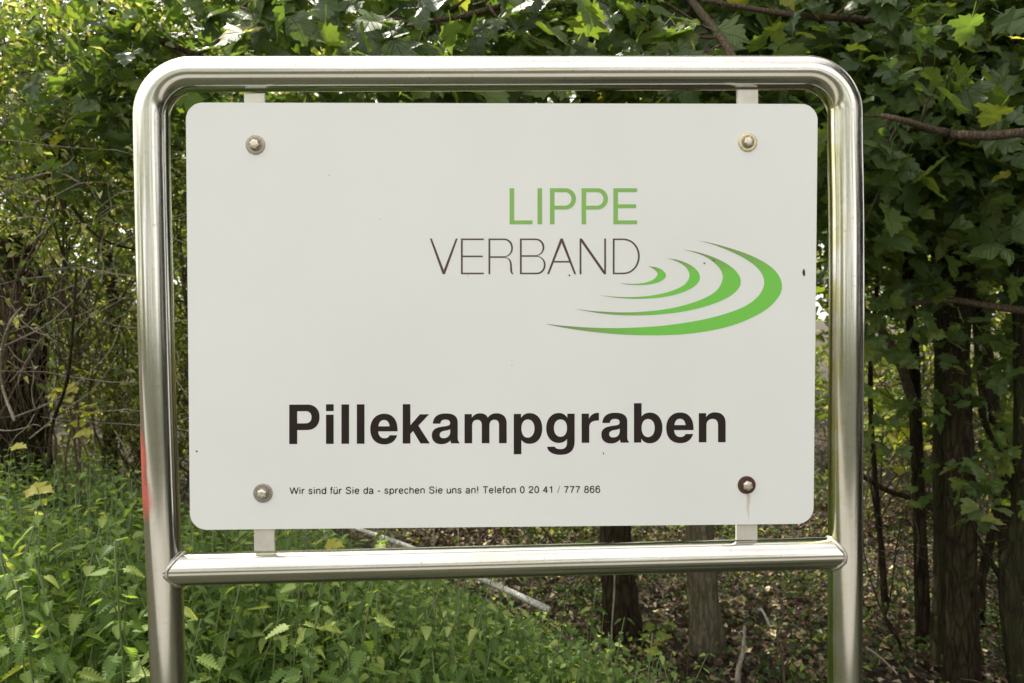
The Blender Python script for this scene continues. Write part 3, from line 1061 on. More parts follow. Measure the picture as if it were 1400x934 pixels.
def leaf_outline(kind, curl=.0, fold=.15, seed=0):
    """one leaf, base at the origin, tip along +Y (length 1), face up +Z"""
    r = random.Random(seed)
    V, F = [], []
    if kind == 'oval':        # 6 vertices, 4 triangles
        V = [(0, 0, 0), (.26, .38, fold * .8), (-.26, .38, fold * .8), (0, .45, 0), (.14, .78, fold * .3 - curl), (-.14, .78, fold * .3 - curl), (0, 1, -curl * 2)]
        F = [(0, 1, 3), (0, 3, 2), (1, 4, 3), (3, 5, 2), (4, 6, 3), (3, 6, 5)]
        return V, F
    if kind == 'maple':
        pol = [(.00, .06), (.10, -.03), (.22, .02), (.40, .00), (.36, .12), (.52, .22), (.58, .36), (.46, .36), (.42, .44), (.27, .42),
               (.30, .56), (.36, .70), (.25, .70), (.22, .82), (.12, .84), (.05, .97), (0, 1.06)]
        R_ = [(x * r.uniform(.92, 1.08), y) for x, y in pol]
        L_ = [(-x * r.uniform(.92, 1.08), y) for x, y in pol]
        k = len(pol)
        base_c = (0, .34)
        zf = lambda x, y: fold * abs(x) * .8 - curl * (x * x * 1.6 + (y - .3) ** 2 * .9) + .05 * math.sin(9 * y + 5 * abs(x) + seed)
        out = []
        for side in (R_, L_):
            st = len(V)
            mids = [(0, .12), (0, .34), (0, .6), (0, .85)]
            for x, y in mids + side:
                V.append((x, y, zf(x, y)))
            o = st + 4
            mi = [0, 0, 0, 0, 1, 1, 1, 1, 1, 1, 2, 2, 2, 3, 3, 3]
            for i in range(k - 1):
                tri = (st + mi[i], o + i, o + i + 1)
                F.append(tri if side is R_ else tri[::-1])
                if i and mi[i] != mi[i - 1]:
                    q = (st + mi[i - 1], o + i, st + mi[i])
                    F.append(q if side is R_ else q[::-1])
        # petiole
        st = len(V)
        V += [(0, .08, .0), (.012, .0, .01), (-.012, .0, .01), (.012, -.38, .10), (-.012, -.38, .10)]
        F += [(st, st + 1, st + 2), (st + 1, st + 3, st + 4, st + 2)]
        return V, F
    if kind == 'nettle':
        ks = 8
        zf = lambda x, y: fold * abs(x) * 1.2 - curl * (y ** 2)
        half = []
        for i in range(ks + 1):
            y = i / ks
            w = .27 * (math.sin(math.pi * min(1, y * 1.0) ** .62) ** .8 if 0 < y < 1 else 0) * (1.12 - .35 * y)
            half.append((w, y))
        for sg in (1, -1):
            st = len(V)
            for w, y in half:
                V.append((0, y, zf(0, y)))
            for i in range(ks):       # tooth tip then notch
                w0, y0 = half[i]
                w1, y1 = half[i + 1]
                wt, yt = (w0 + w1) / 2 + .024, y1 + .01
                V.append((sg * max(w0, .0) * .95, y0, zf(w0, y0) - .01))
                V.append((sg * wt, yt, zf(wt, yt)))
            V.append((0, 1, zf(0, 1)))
            o = st + ks + 1
            for i in range(ks):
                a, b_ = o + 2 * i, o + 2 * i + 1
                nx_ = o + 2 * i + 2
                tri = [(st + i, a, b_), (st + i, b_, st + i + 1)]
                if i < ks - 1:
                    tri.append((st + i + 1, b_, nx_))
                F += [t_ if sg == 1 else t_[::-1] for t_ in tri]
        st = len(V)
        V += [(.008, 0, 0), (-.008, 0, 0), (.008, -.28, -.03), (-.008, -.28, -.03)]
        F += [(st, st + 2, st + 3, st + 1)]
        return V, F


def tri_faces(F):
    out = []
    for f in F:
        for i in range(1, len(f) - 1):
            out.append((f[0], f[i], f[i + 1]))
    return np.array(out)


TEMPL = {k: [(np.array(v), tri_faces(f)) for v, f in [leaf_outline(k, c, fo, s_) for c, fo, s_ in [(.12, .2, 1), (.3, .1, 2), (-.08, .3, 3), (.2, .35, 4)]]]
         for k in ('oval', 'maple', 'nettle')}


def leaves_np(pos, tip, nrm, size, kind, width=1.0):
    """many leaves as vertex and face arrays"""
    pos, tip, nrm = map(np.asarray, (pos, tip, nrm))
    tip = unit(tip)
    nrm = unit(nrm - tip * np.sum(nrm * tip, -1, keepdims=True))
    sx_ = np.cross(tip, nrm)
    VV, FF, TT = [], [], []
    off = 0
    sel = rng.integers(0, 4, len(pos))
    tint = rng.random(len(pos))
    for k in range(4):
        ix = np.where(sel == k)[0]
        if not len(ix):
            continue
        tv, tf = TEMPL[kind][k]
        s_ = size[ix][:, None, None]
        v = pos[ix][:, None, :] + s_ * (sx_[ix][:, None, :] * tv[None, :, 0:1] * width + tip[ix][:, None, :] * tv[None, :, 1:2] + nrm[ix][:, None, :] * tv[None, :, 2:3])
        VV.append(v.reshape(-1, 3))
        FF.append((tf[None] + (np.arange(len(ix)) * len(tv))[:, None, None]).reshape(-1, 3) + off)
        TT.append(np.repeat(tint[ix], len(tv)))
        off += len(ix) * len(tv)
    return np.concatenate(VV), np.concatenate(FF), np.concatenate(TT)


def leaf_dirs(n, out=None, droop=.5, spread=1.0, face=(0, -.35, .9)):
    """tips point outward and down, faces up towards the light with scatter"""
    t = rng.normal(size=(n, 3)) * spread
    t[:, 2] = t[:, 2] * .5 - droop
    if out is not None:
        t += out
    nn = np.array(face) + rng.normal(size=(n, 3)) * .45
    return unit(t), unit(nn)


def foliage(name, pos, size, kind, mat, parent, droop=.5, width=1.0, stuff=True, face=(0, -.35, .9)):
    t, nn = leaf_dirs(len(pos), droop=droop, face=face)
    V, F, T = leaves_np(pos, t, nn, size, kind, width)
    o = mesh_obj(name, V, F, mat, parent, smooth=False, tint=T)
    if stuff:
        o['kind'] = 'stuff'
    return o


def clusters(c, rad, ncl, per, sig):
    """leaf positions: clumps spread through an ellipsoid, so that gaps stay between them"""
    d = unit(rng.normal(size=(ncl, 3))) * (rng.random((ncl, 1)) ** .45)
    cc = np.array(c) + d * np.array(rad)
    p = cc[:, None, :] + rng.normal(size=(ncl, per, 3)) * sig * np.array([1.3, 1.3, .7])
    return p.reshape(-1, 3), cc


def wiggle(a, b_, n, amp):
    a, b_ = Vector(a), Vector(b_)
    L = (b_ - a).length
    o1, o2 = Vector(rng.normal(size=3)) * amp * L, Vector(rng.normal(size=3)) * amp * L
    return [a.lerp(b_, t_) + o1 * math.sin(t_ * math.pi) + o2 * math.sin(t_ * 2 * math.pi) * .5 + Vector(rng.normal(size=3)) * amp * L * .06 for t_ in [i / n for i in range(n + 1)]]


def twig(mb, a, b_, r0, r1, amp=.08, n=7, k=5):
    p = wiggle(a, b_, n, amp)
    mb.add(tube(p, [r0 + (r1 - r0) * i / n for i in range(n + 1)], k))
    return p


def trunk_mb(pts, r0, r1, n=16, m_=34, lump=.09, flare=.5):
    P = curve_pts(pts, m_)
    rad = []
    for i in range(m_ + 1):
        q = i / m_
        hgt = P[i].z - P[0].z
        rad.append((r0 + (r1 - r0) * q) * (1 + flare * math.exp(-max(0, hgt - .0) / .16)))
    return tube(P, rad, n, lump=lump), P


# leaf meshes shared by every single leaf object
def leaf_mesh(kind, i, mat):
    V, F = leaf_outline(kind, [.12, .3, -.08, .2, .45, .02][i % 6], [.2, .1, .3, .35, .15, .05][i % 6], i)
    me = bpy.data.meshes.new(kind + '_leaf')
    me.from_pydata(V, [], F)
    me.materials.append(mat)
    me.polygons.foreach_set('use_smooth', [True] * len(me.polygons))
    return me


MAPLE_ME = [leaf_mesh('maple', i, M_MAPLE_O) for i in range(6)]
NETTLE_ME = [leaf_mesh('nettle', i, M_NETTLE_O) for i in range(6)]
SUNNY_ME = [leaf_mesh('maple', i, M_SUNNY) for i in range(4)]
OVAL_ME = [leaf_mesh('oval', i, M_SUNNY) for i in range(4)]
YEL_ME = [leaf_mesh('maple', i, M_YEL) for i in range(4)]


def leaf_obj(me, p, tip, nrm, size, parent, name='leaf', base=None):
    tip = Vector(tip).normalized()
    nrm = Vector(nrm)
    nrm = (nrm - tip * nrm.dot(tip)).normalized()
    x_ = tip.cross(nrm)
    M = Matrix((x_, tip, nrm)).transposed()
    o = bpy.data.objects.new(name, me)
    o.parent = parent
    o.matrix_basis = Matrix.Translation(Vector(p) - (base if base is not None else world_loc(parent))) @ M.to_4x4() @ Matrix.Scale(size, 4)
    COL.objects.link(o)
    return o


def hand_leaves(parent, pts, n, size, mes, droop=.7, petiole=.3, face=(0, -.45, .75), jit=.03):
    """single leaves set along a list of twig points"""
    base = world_loc(parent)
    for i in range(n):
        q = pts[int(random.random() ** .8 * (len(pts) - 1))]
        t = Vector((random.gauss(0, .8), random.gauss(-.25, .6), random.gauss(-droop, .35)))
        nn = Vector(face) + Vector((random.gauss(0, .45), random.gauss(0, .35), random.gauss(0, .3)))
        s_ = size * random.uniform(.6, 1.25)
        t.normalize()
        leaf_obj(random.choice(mes), q + t * s_ * petiole + Vector((random.gauss(0, jit), random.gauss(0, jit), random.gauss(0, jit))), t, nn, s_, parent, base=base)


GZ = ground_z


def gp(x, y, dz=-.05):
    return Vector((x, y, GZ(x, y) + dz))


def gat(px, py, d, dz=-.05):
    """ground point straight below the sight line"""
    p_ = at(px, py, d)
    return gp(p_.x, p_.y, dz)


# ------------------------------------------------------------------ trees
def tree(name, label, pts, r0, r1, mat, crown=None, limbs=(), lump=.15, flare=.5, group=None, leafmat=None, kind='maple', lsize=.10):
    P0 = Vector(pts[0])
    T = thing(name, P0, label, 'tree', group)
    vf, P = trunk_mb(pts, r0, r1, n=22, m_=46, lump=lump, flare=flare)
    MB().add(vf).build('trunk', mat, T)
    for lp_, a, b_ in limbs:
        PP = curve_pts(lp_, 26)
        MB().add(tube(PP, [a + (b_ - a) * i / 26 for i in range(27)], 9, lump=.08)).build('limb', M_TWIG if mat is not M_BARK_MOSS else mat, T)
    if crown:
        for c, rad, ncl, per, sig in crown:
            pos, cc = clusters(c, rad, ncl, per, sig)
            foliage('crown', pos, lsize * rng.uniform(.6, 1.3, len(pos)), kind, leafmat or M_MAPLE, T)
            mb = MB()
            top = P[-1]
            for k in range(0, len(cc), 3):
                twig(mb, top.lerp(Vector(c), .3), Vector(cc[k]), .02, .004, .1, 6, 5)
            o = mb.build('branches', mat, T)
            o['kind'] = 'stuff'
    return T, P


# right-hand group
T1, P1 = tree('sycamore_tree', 'thickest dark trunk in the group of trees right of the sign', [gat(1316, 800, 2.75), at(1314, 800, 2.75), at(1311, 600, 2.78), at(1308, 450, 2.8), at(1318, 250, 2.85), at(1330, 0, 2.9), at(1335, -500, 3.0), at(1300, -1100, 3.1)],
               .053, .040, M_BARK_DARK, crown=[((1.9, 2.6, 5.4), (1.6, 1.2, 1.3), 60, 22, .22)], limbs=[
                   ([at(1330, 190, 2.8), at(1300, 184, 2.08), at(1350, 186, 1.97), at(1400, 181, 1.93), at(1480, 176, 1.9)], .013, .012),
                   ([at(1330, 190, 2.8), at(1300, 183, 2.1), at(1270, 176, 1.98), at(1235, 165, 1.9), at(1205, 158, 1.9)], .014, .006),
                   ([at(1316, 60, 2.88), at(1200, 30, 2.5), at(1080, 20, 2.3), at(960, 0, 2.2)], .016, .006),
                   ([at(1330, -60, 2.88), at(1400, 0, 2.4), at(1450, 90, 2.1)], .014, .006)])
T2, P2 = tree('sycamore_tree', 'paler mossy trunk pressed against the left of the thickest dark trunk', [gat(1290, 800, 2.9), at(1289, 800, 2.9), at(1288, 640, 2.92), at(1290, 480, 2.95), at(1284, 330, 3.0), at(1262, 100, 3.05), at(1240, -300, 3.1), at(1220, -900, 3.2)],
               .036, .028, M_BARK_MOSS, crown=[((1.2, 3.4, 5.2), (1.3, 1.1, 1.2), 26, 22, .22)])
T3, P3 = tree('slim_tree', 'slim straight trunk between the right post and the thick trunks', [gat(1262, 850, 3.1), at(1262, 850, 3.1), at(1257, 700, 3.1), at(1250, 520, 3.1), at(1243, 400, 3.15), at(1236, 250, 3.2), at(1216, 60, 3.3), at(1190, -300, 3.4)],
               .030, .015, M_BARK_DARK, flare=.3, limbs=[
                   ([at(1252, 560, 3.1), at(1228, 490, 3.0), at(1200, 445, 2.95), at(1178, 420, 2.9)], .022, .012)])
T4, P4 = tree('leaning_tree', 'dark trunk leaning left, seen between the thick trunk and the right edge', [gat(1400, 900, 3.6), at(1392, 850, 3.6), at(1370, 640, 3.65), at(1352, 540, 3.7), at(1340, 420, 3.8), at(1332, 250, 3.9), at(1310, 0, 4.0), at(1290, -500, 4.2)],
               .055, .030, M_BARK_MOSS, crown=[((2.6, 3.6, 5.6), (1.6, 1.3, 1.3), 50, 22, .22)])
T5, P5 = tree('mossy_tree', 'mossy trunk with a kink at the right edge of the view', [gat(1398, 930, 2.7), at(1395, 930, 2.7), at(1384, 840, 2.7), at(1382, 790, 2.7), at(1396, 700, 2.7), at(1399, 560, 2.7), at(1396, 420, 2.75), at(1385, 250, 2.8), at(1380, 0, 2.9), at(1400, -600, 3.1)],
               .040, .026, M_BARK_MOSS, flare=.2, crown=[((2.9, 2.2, 5.0), (1.4, 1.1, 1.2), 40, 22, .22)],
               limbs=[([at(1384, 830, 2.72), at(1374, 800, 2.8), at(1350, 760, 2.9), at(1335, 730, 3.0)], .016, .007),
                      ([at(1396, 700, 2.72), at(1380, 650, 2.8), at(1355, 600, 2.9), at(1340, 560, 3.0)], .020, .010)])
T6, P6 = tree('grey_tree', 'smooth grey trunk seen under the right half of the crossbar', [gat(968, 900, 3.15), at(966, 900, 3.15), at(961, 800, 3.15), at(955, 700, 3.15), at(945, 560, 3.2), at(930, 300, 3.3), at(930, 0, 3.4), at(930, -500, 3.5)],
               .066, .045, M_BARK_GREY, crown=[((.8, 3.0, 5.0), (1.3, 1.2, 1.2), 26, 22, .22)])
T7, P7 = tree('dark_tree', 'dark creeper-wrapped trunk behind the nettles under the crossbar', [gat(852, 880, 3.3), at(850, 880, 3.3), at(846, 800, 3.3), at(842, 700, 3.3), at(836, 500, 3.35), at(820, 250, 3.5), at(800, -50, 3.6), at(790, -500, 3.8)],
               .080, .050, M_BARK_DARK, crown=[((.2, 3.6, 5.2), (1.6, 1.3, 1.3), 55, 22, .22)], limbs=[
                   ([at(815, 60, 3.5), at(760, 20, 2.9), at(700, 8, 2.5), at(620, 25, 2.3), at(560, 30, 2.2)], .015, .005),
                   ([at(805, -60, 3.6), at(900, -40, 2.8), at(960, 20, 2.3), at(990, 60, 2.1), at(1010, 90, 2.0)], .016, .009),
                   ([at(798, -150, 3.6), at(600, -60, 2.9), at(450, -20, 2.5), at(330, 10, 2.2)], .018, .006)])
T8, P8 = tree('thin_tree', 'thin dark sapling trunk close behind the right post', [gat(1215, 870, 3.6), at(1215, 870, 3.6), at(1206, 760, 3.6), at(1196, 650, 3.6), at(1190, 520, 3.6), at(1200, 380, 3.6), at(1215, 200, 3.6)],
               .016, .009, M_BARK_DARK, flare=.2)
T9, P9 = tree('leaning_tree', 'thin dark trunk slanting up from the thick trunks to the right edge', [gat(1340, 800, 3.4), at(1342, 790, 3.4), at(1362, 700, 3.4), at(1370, 600, 3.4), at(1350, 560, 3.4), at(1338, 470, 3.5), at(1350, 300, 3.5), at(1370, 100, 3.6)],
               .022, .014, M_BARK_DARK, flare=.2)
T10, P10 = tree('leafy_tree', 'leafy tree whose small leaves fill the upper left', [gat(150, 600, 5.0), at(150, 600, 5.0), at(160, 450, 5.0), at(140, 300, 5.0), at(150, 100, 5.0), at(170, -200, 5.0)],
                 .05, .03, M_BARK_DARK, kind='oval', lsize=.055, leafmat=M_SHRUB,
                 crown=[((-2.7, 3.9, 3.6), (1.9, 1.0, 1.6), 90, 60, .17)],
                 limbs=[([at(300, -60, 2.9), at(330, 20, 2.8), at(270, 72, 2.7), at(215, 55, 2.7), at(120, -10, 2.9)], .010, .009)])

# single big leaves of the sycamore crown nearest to the path
def spray(T, starts, n_tw, L, nleaf, size, box, mes=MAPLE_ME, seed=0, tw_r=.003):
    """twigs through a region in front of the limbs, each with its own leaves"""
    random.seed(seed)
    mb = MB()
    x0, x1, y0, y1, d0, d1 = box
    for i in range(n_tw):
        b_ = at(random.uniform(x0, x1), random.uniform(y0, y1), random.uniform(d0, d1))
        a = min((q for q in starts), key=lambda q: (q - b_).length)
        p = wiggle(a, b_, 8, .07)
        mb.add(tube(p, [tw_r * 1.6 + (tw_r * .5 - tw_r * 1.6) * k / 8 for k in range(9)], 5))
        dens = [p[4].lerp(p[8], k / 12) for k in range(13)]
        hand_leaves(T, dens, nleaf, size, mes, jit=.05)
    o = mb.build('twigs', M_TWIG, T)
    o['kind'] = 'stuff'


lim = lambda pts: curve_pts(pts, 16)
spray(T1, lim([at(1345, 175, 2.7), at(1300, 183, 2.3), at(1205, 158, 2.0)]) + lim([at(1316, 60, 2.88), at(1200, 30, 2.5), at(1080, 20, 2.3)]) + lim([at(1400, 0, 2.4), at(1450, 90, 2.1)]),
      36, .4, 8, .098, (1130, 1420, -50, 370, 2.0, 2.6), seed=3)
spray(T7, lim([at(815, 60, 3.5), at(700, 8, 2.5), at(560, 30, 2.2)]) + lim([at(900, -40, 2.8), at(990, 60, 2.1)]) + lim([at(600, -60, 2.9), at(450, -20, 2.5), at(330, 10, 2.2)]),
      37, .4, 8, .105, (330, 1150, -60, 95, 2.0, 2.7), seed=4)


# more distant leaves of the same crowns, too many to tell apart
def region_leaves(name, T, n, box, size, kind, mat, droop=.5, ncl=40, sig=.14, face=(0, -.35, .9), width=1.0):
    x0, x1, y0, y1, d0, d1 = box
    per = n // ncl
    cc = np.array([at(rng.uniform(x0, x1), rng.uniform(y0, y1), rng.uniform(d0, d1)) for _ in range(ncl)])
    pos = (cc[:, None, :] + rng.normal(size=(ncl, per, 3)) * sig * np.array([1.3, 1.3, .8])).reshape(-1, 3)
    foliage(name, pos, size * rng.uniform(.6, 1.3, len(pos)), kind, mat, T, droop=droop, face=face, width=width)
    return cc


region_leaves('crown', T1, 4200, (1120, 1480, -80, 340, 2.3, 3.4), .085, 'maple', M_MAPLE, ncl=60)
region_leaves('crown', T4, 1700, (1130, 1480, -100, 360, 3.2, 4.6), .11, 'maple', M_MAPLE, ncl=50, sig=.2)
region_leaves('crown', T7, 3600, (240, 1150, -120, 150, 2.5, 3.6), .09, 'maple', M_MAPLE, ncl=70)
region_leaves('crown', T6, 1500, (420, 1150, -100, 200, 3.4, 4.8), .11, 'maple', M_MAPLE, ncl=40, sig=.22)
region_leaves('crown', T5, 520, (1190, 1420, 370, 700, 2.4, 3.2), .062, 'maple', M_MAPLE, ncl=34, sig=.06)
region_leaves('crown', T10, 420, (70, 210, 20, 270, 2.6, 3.0), .075, 'maple', M_MAPLE, ncl=22, sig=.07)

region_leaves('crown', T10, 6000, (-120, 340, 60, 520, 4.9, 6.4), .075, 'oval', M_SHRUB, ncl=100, sig=.22)
region_leaves('crown', T10, 900, (0, 300, -60, 330, 2.5, 3.2), .035, 'oval', M_SHRUB, ncl=50, sig=.12)

# ------------------------------------------------------------------ shrubs
def shrub(name, label, base, box, n, size, mat, kind='oval', ncl=60, nst=6, sig=.15, stemmat=None, group=None, droop=.4):
    T = thing(name, base, label, 'shrub', group)
    cc = region_leaves('foliage', T, n, box, size, kind, mat, ncl=ncl, sig=sig, droop=droop)
    mb = MB()
    for k in range(nst):
        c = Vector(cc[rng.integers(0, len(cc))])
        p = twig(mb, base + Vector((rng.normal() * .25, rng.normal() * .06, 0)), c, .007, .003, .08, 10, 6)
        for j in range(10):
            q = p[rng.integers(3, 11)]
            c2 = Vector(cc[rng.integers(0, len(cc))])
            if (c2 - q).length < 1.2:
                twig(mb, q, c2, .005, .0015, .1, 6, 4)
    o = mb.build('stems', stemmat or M_TWIG, T)
    o['kind'] = 'stuff'
    return T


shrub('leafy_shrub', 'loose shrub with small yellow-green leaves left of the left post, upper part', gat(60, 500, 3.4), (-80, 250, -60, 290, 2.7, 3.8), 6200, .042, M_SHRUB, ncl=100)
shrub('leafy_shrub', 'thin twiggy shrub with tiny leaves behind the middle of the left post', gat(200, 500, 4.2), (-60, 330, 200, 490, 3.4, 4.6), 5600, .042, M_SHRUB, ncl=80, nst=8)
shrub('leafy_shrub', 'dark fine-leaved bush low behind the left post above the nettles', gat(180, 600, 4.4), (110, 360, 470, 620, 3.9, 4.8), 6500, .030, M_FAR, ncl=60, sig=.12)
shrub('leafy_shrub', 'broad green bush hidden mostly behind the white board', gat(620, 600, 4.5), (330, 900, 0, 560, 4.2, 5.5), 4200, .07, M_FAR, ncl=80, sig=.25)
shrub('leafy_shrub', 'light green undergrowth bush seen between right post and thin trunk', gat(1200, 640, 4.8), (1150, 1340, 330, 620, 4.2, 5.6), 1500, .075, M_SHRUB, ncl=36, sig=.14)
shrub('leafy_shrub', 'light leafy bush glimpsed between the trunks at the right edge', gat(1380, 640, 5.4), (1330, 1460, 300, 600, 4.6, 6.2), 1500, .075, M_SHRUB, ncl=36, sig=.16)

shrub('leafy_shrub', 'low tangled bush in the shade behind the right-hand trunks', gat(1300, 700, 5.0), (1150, 1430, 470, 740, 4.6, 6.0), 2600, .050, M_FAR, ncl=60, nst=14, sig=.12)
shrub('leafy_shrub', 'low dark scrub seen in the strip between the board and the crossbar', gat(760, 760, 5.2), (500, 1130, 640, 765, 4.8, 6.2), 3200, .045, M_FAR, ncl=70, nst=14, sig=.12)

# wood beyond: one mass
T0 = None
bx = []
for (xa, xb, y0_, y1_, z0_, z1_, n_, s_) in [(-9, -1.5, 4.6, 7, .1, 3.8, 13000, .075), (-4, 4, 6.0, 9, 1.0, 4.8, 5200, .10), (2, 9, 5.0, 9, .8, 5.0, 5600, .09), (-16, 16, 9.5, 14, .3, 5.5, 17000, .19), (-16, 16, 12, 15, 4, 10.0, 7000, .24), (0, 14, 5, 9, 5.6, 8.0, 2400, .16)]:
    ncl = n_ // 60
    cc = np.stack([rng.uniform(xa, xb, ncl), rng.uniform(y0_, y1_, ncl), rng.uniform(z0_, z1_, ncl)], 1)
    pos = (cc[:, None, :] + rng.normal(size=(ncl, 60, 3)) * .28 * np.array([1.3, 1.3, .7])).reshape(-1, 3)
    t_, nn_ = leaf_dirs(len(pos))
    bx.append(leaves_np(pos, t_, nn_, s_ * rng.uniform(.6, 1.3, len(pos)), 'oval', 1.4))
offs = np.cumsum([0] + [len(b_[0]) for b_ in bx])
far = mesh_obj('undergrowth', np.concatenate([b_[0] for b_ in bx]), np.concatenate([b_[1] + o for b_, o in zip(bx, offs)]), M_FAR, smooth=False, tint=np.concatenate([b_[2] for b_ in bx]))
tag(far, 'mass of green undergrowth and crowns filling the wood far behind the sign', 'undergrowth', kind='stuff')
# far trunks
random.seed(11)
for i in range(14):
    x_ = [-5.2, -3.9, -2.6, -1.2, .3, 1.4, 2.5, 3.3, 4.4, 5.6, 3.0, 2.0, 6.6, -6.5][i]
    y_ = random.uniform(5.5, 9.5)
    tree('wood_tree', 'distant dark trunk standing back in the shaded wood', [gp(x_, y_), Vector((x_ + .1, y_, 1.5)), Vector((x_ + random.uniform(-.4, .4), y_, 4)), Vector((x_ + random.uniform(-.6, .6), y_, 7))],
         random.uniform(.06, .13), .05, M_BARK_DARK, group='distant trunks in the wood')

# wood edge to the right of the photographer and beyond the meadow, seen in the steel
bx = []
for (xa, xb, y0_, y1_, z0_, z1_, n_, s_) in [(3.7, 6.2, -3.5, 1.5, .2, 6.5, 17000, .15)]:
    ncl = n_ // 60
    cc = np.stack([rng.uniform(xa, xb, ncl), rng.uniform(y0_, y1_, ncl), rng.uniform(z0_, z1_, ncl)], 1)
    pos = (cc[:, None, :] + rng.normal(size=(ncl, 60, 3)) * s_ * 2 * np.array([1.3, 1.3, .7])).reshape(-1, 3)
    t_, nn_ = leaf_dirs(len(pos))
    bx.append(leaves_np(pos, t_, nn_, s_ * rng.uniform(.6, 1.3, len(pos)), 'oval', 1.4))
offs = np.cumsum([0] + [len(b_[0]) for b_ in bx])
hd = mesh_obj('hedge', np.concatenate([b_[0] for b_ in bx]), np.concatenate([b_[1] + o for b_, o in zip(bx, offs)]), M_HEDGE, smooth=False, tint=np.concatenate([b_[2] for b_ in bx]))
tag(hd, 'dense hedge and wood edge around the meadow in front of the sign', 'hedge', kind='stuff')

bx = []
for (xa, xb, y0_, y1_, z0_, z1_, n_, s_) in [(-45, 11.5, -26, -22, 0, 10, 10000, .45), (19, 30, -26, -22, 0, 10, 2400, .45), (-32, -27, -22, 4, 0, 9, 4800, .45)]:
    ncl = n_ // 60
    cc = np.stack([rng.uniform(xa, xb, ncl), rng.uniform(y0_, y1_, ncl), rng.uniform(z0_, z1_, ncl)], 1)
    pos = (cc[:, None, :] + rng.normal(size=(ncl, 60, 3)) * s_ * 2 * np.array([1.3, 1.3, .7])).reshape(-1, 3)
    t_, nn_ = leaf_dirs(len(pos))
    bx.append(leaves_np(pos, t_, nn_, s_ * rng.uniform(.6, 1.3, len(pos)), 'oval', 1.4))
offs = np.cumsum([0] + [len(b_[0]) for b_ in bx])
tl_ = mesh_obj('tree_line', np.concatenate([b_[0] for b_ in bx]), np.concatenate([b_[1] + o for b_, o in zip(bx, offs)]), M_SHRUB, smooth=False, tint=np.concatenate([b_[2] for b_ in bx]))
tag(tl_, 'sunlit line of trees across the meadow behind the photographer', 'trees', kind='stuff')

# ------------------------------------------------------------------ nettles
def nettle(loc, h, lean, tmpl_leaves=9, name='nettle_plant', label='', group=''):
    T = thing(name, loc, label, 'nettle', group)
    top = Vector((lean[0] * h, lean[1] * h, h))
    P = [Vector((0, 0, 0)).lerp(top, k / 8) + Vector((lean[0], lean[1], 0)) * -.25 * h * math.sin(k / 8 * math.pi) for k in range(9)]
    MB().add(tube([p_ + loc for p_ in P], [.0032 - .0018 * k / 8 for k in range(9)], 5)).build('stem', M_STEMG, T)
    b0 = world_loc(T)
    for k in range(tmpl_leaves):
        q = (k + 2.4) / (tmpl_leaves + 1.4)
        pos = P[min(8, int(q * 8))].lerp(P[min(8, int(q * 8) + 1)], q * 8 % 1)
        az = (k % 2) * math.pi / 2 + random.uniform(-.3, .3)
        ls = .056 * (1.15 - .65 * max(0, q - .45) / .55) * random.uniform(.8, 1.15)
        for sg in (0, 1):
            a = az + sg * math.pi
            t = Vector((math.cos(a), math.sin(a), random.uniform(-.7, .0)))
            nn = Vector((0, -.25, 1)) + Vector((random.gauss(0, .15), random.gauss(0, .15), 0))
            leaf_obj(NETTLE_ME[(k * 2 + sg) % 6], pos + loc + t * ls * .26, t, nn, ls, T, base=b0)
    return T


def dup(root, loc, rz, sc):
    r = root.copy()
    r.location = loc
    r.rotation_euler = (0, 0, rz)
    r.scale = (sc, sc, sc)
    COL.objects.link(r)
    for ch in root.children:
        c = ch.copy()
        c.parent = r
        COL.objects.link(c)
    return r


def in_bed(x, y):
    d = y - CAMP.y
    bound = float(np.interp(d, [1.4, 1.7, 2.2, 2.6, 3.0, 3.6, 4.5], [.42, .46, .46, .34, .08, -.45, -1.1]))
    return x < bound


random.seed(21)
nspots = []
tries = 0
while len(nspots) < 1150 and tries < 30000:
    tries += 1
    y = random.uniform(.55, 3.2)
    x = random.uniform(-3.1, .6)
    d = y - CAMP.y
    if not in_bed(x, y) or abs(x) > d * .78 + .15:
        continue
    if any((x - a) ** 2 + (y - b_) ** 2 < .0042 for a, b_ in nspots):
        continue
    nspots.append((x, y))
nspots.sort(key=lambda s_: s_[1])


def nettle_h(x, y):
    d = y - CAMP.y
    lim_px = float(np.interp(x / d * 1011 + 700, [-100, 0, 100, 190, 260, 480, 560, 650, 750, 850, 930], [575, 590, 618, 612, 680, 706, 764, 786, 832, 874, 905]))
    hmax = 1.45 - (lim_px - 440) / 1011 * d
    hmax = min(hmax, 1.02)
    return max(.26, hmax * random.uniform(.76, 1.0))


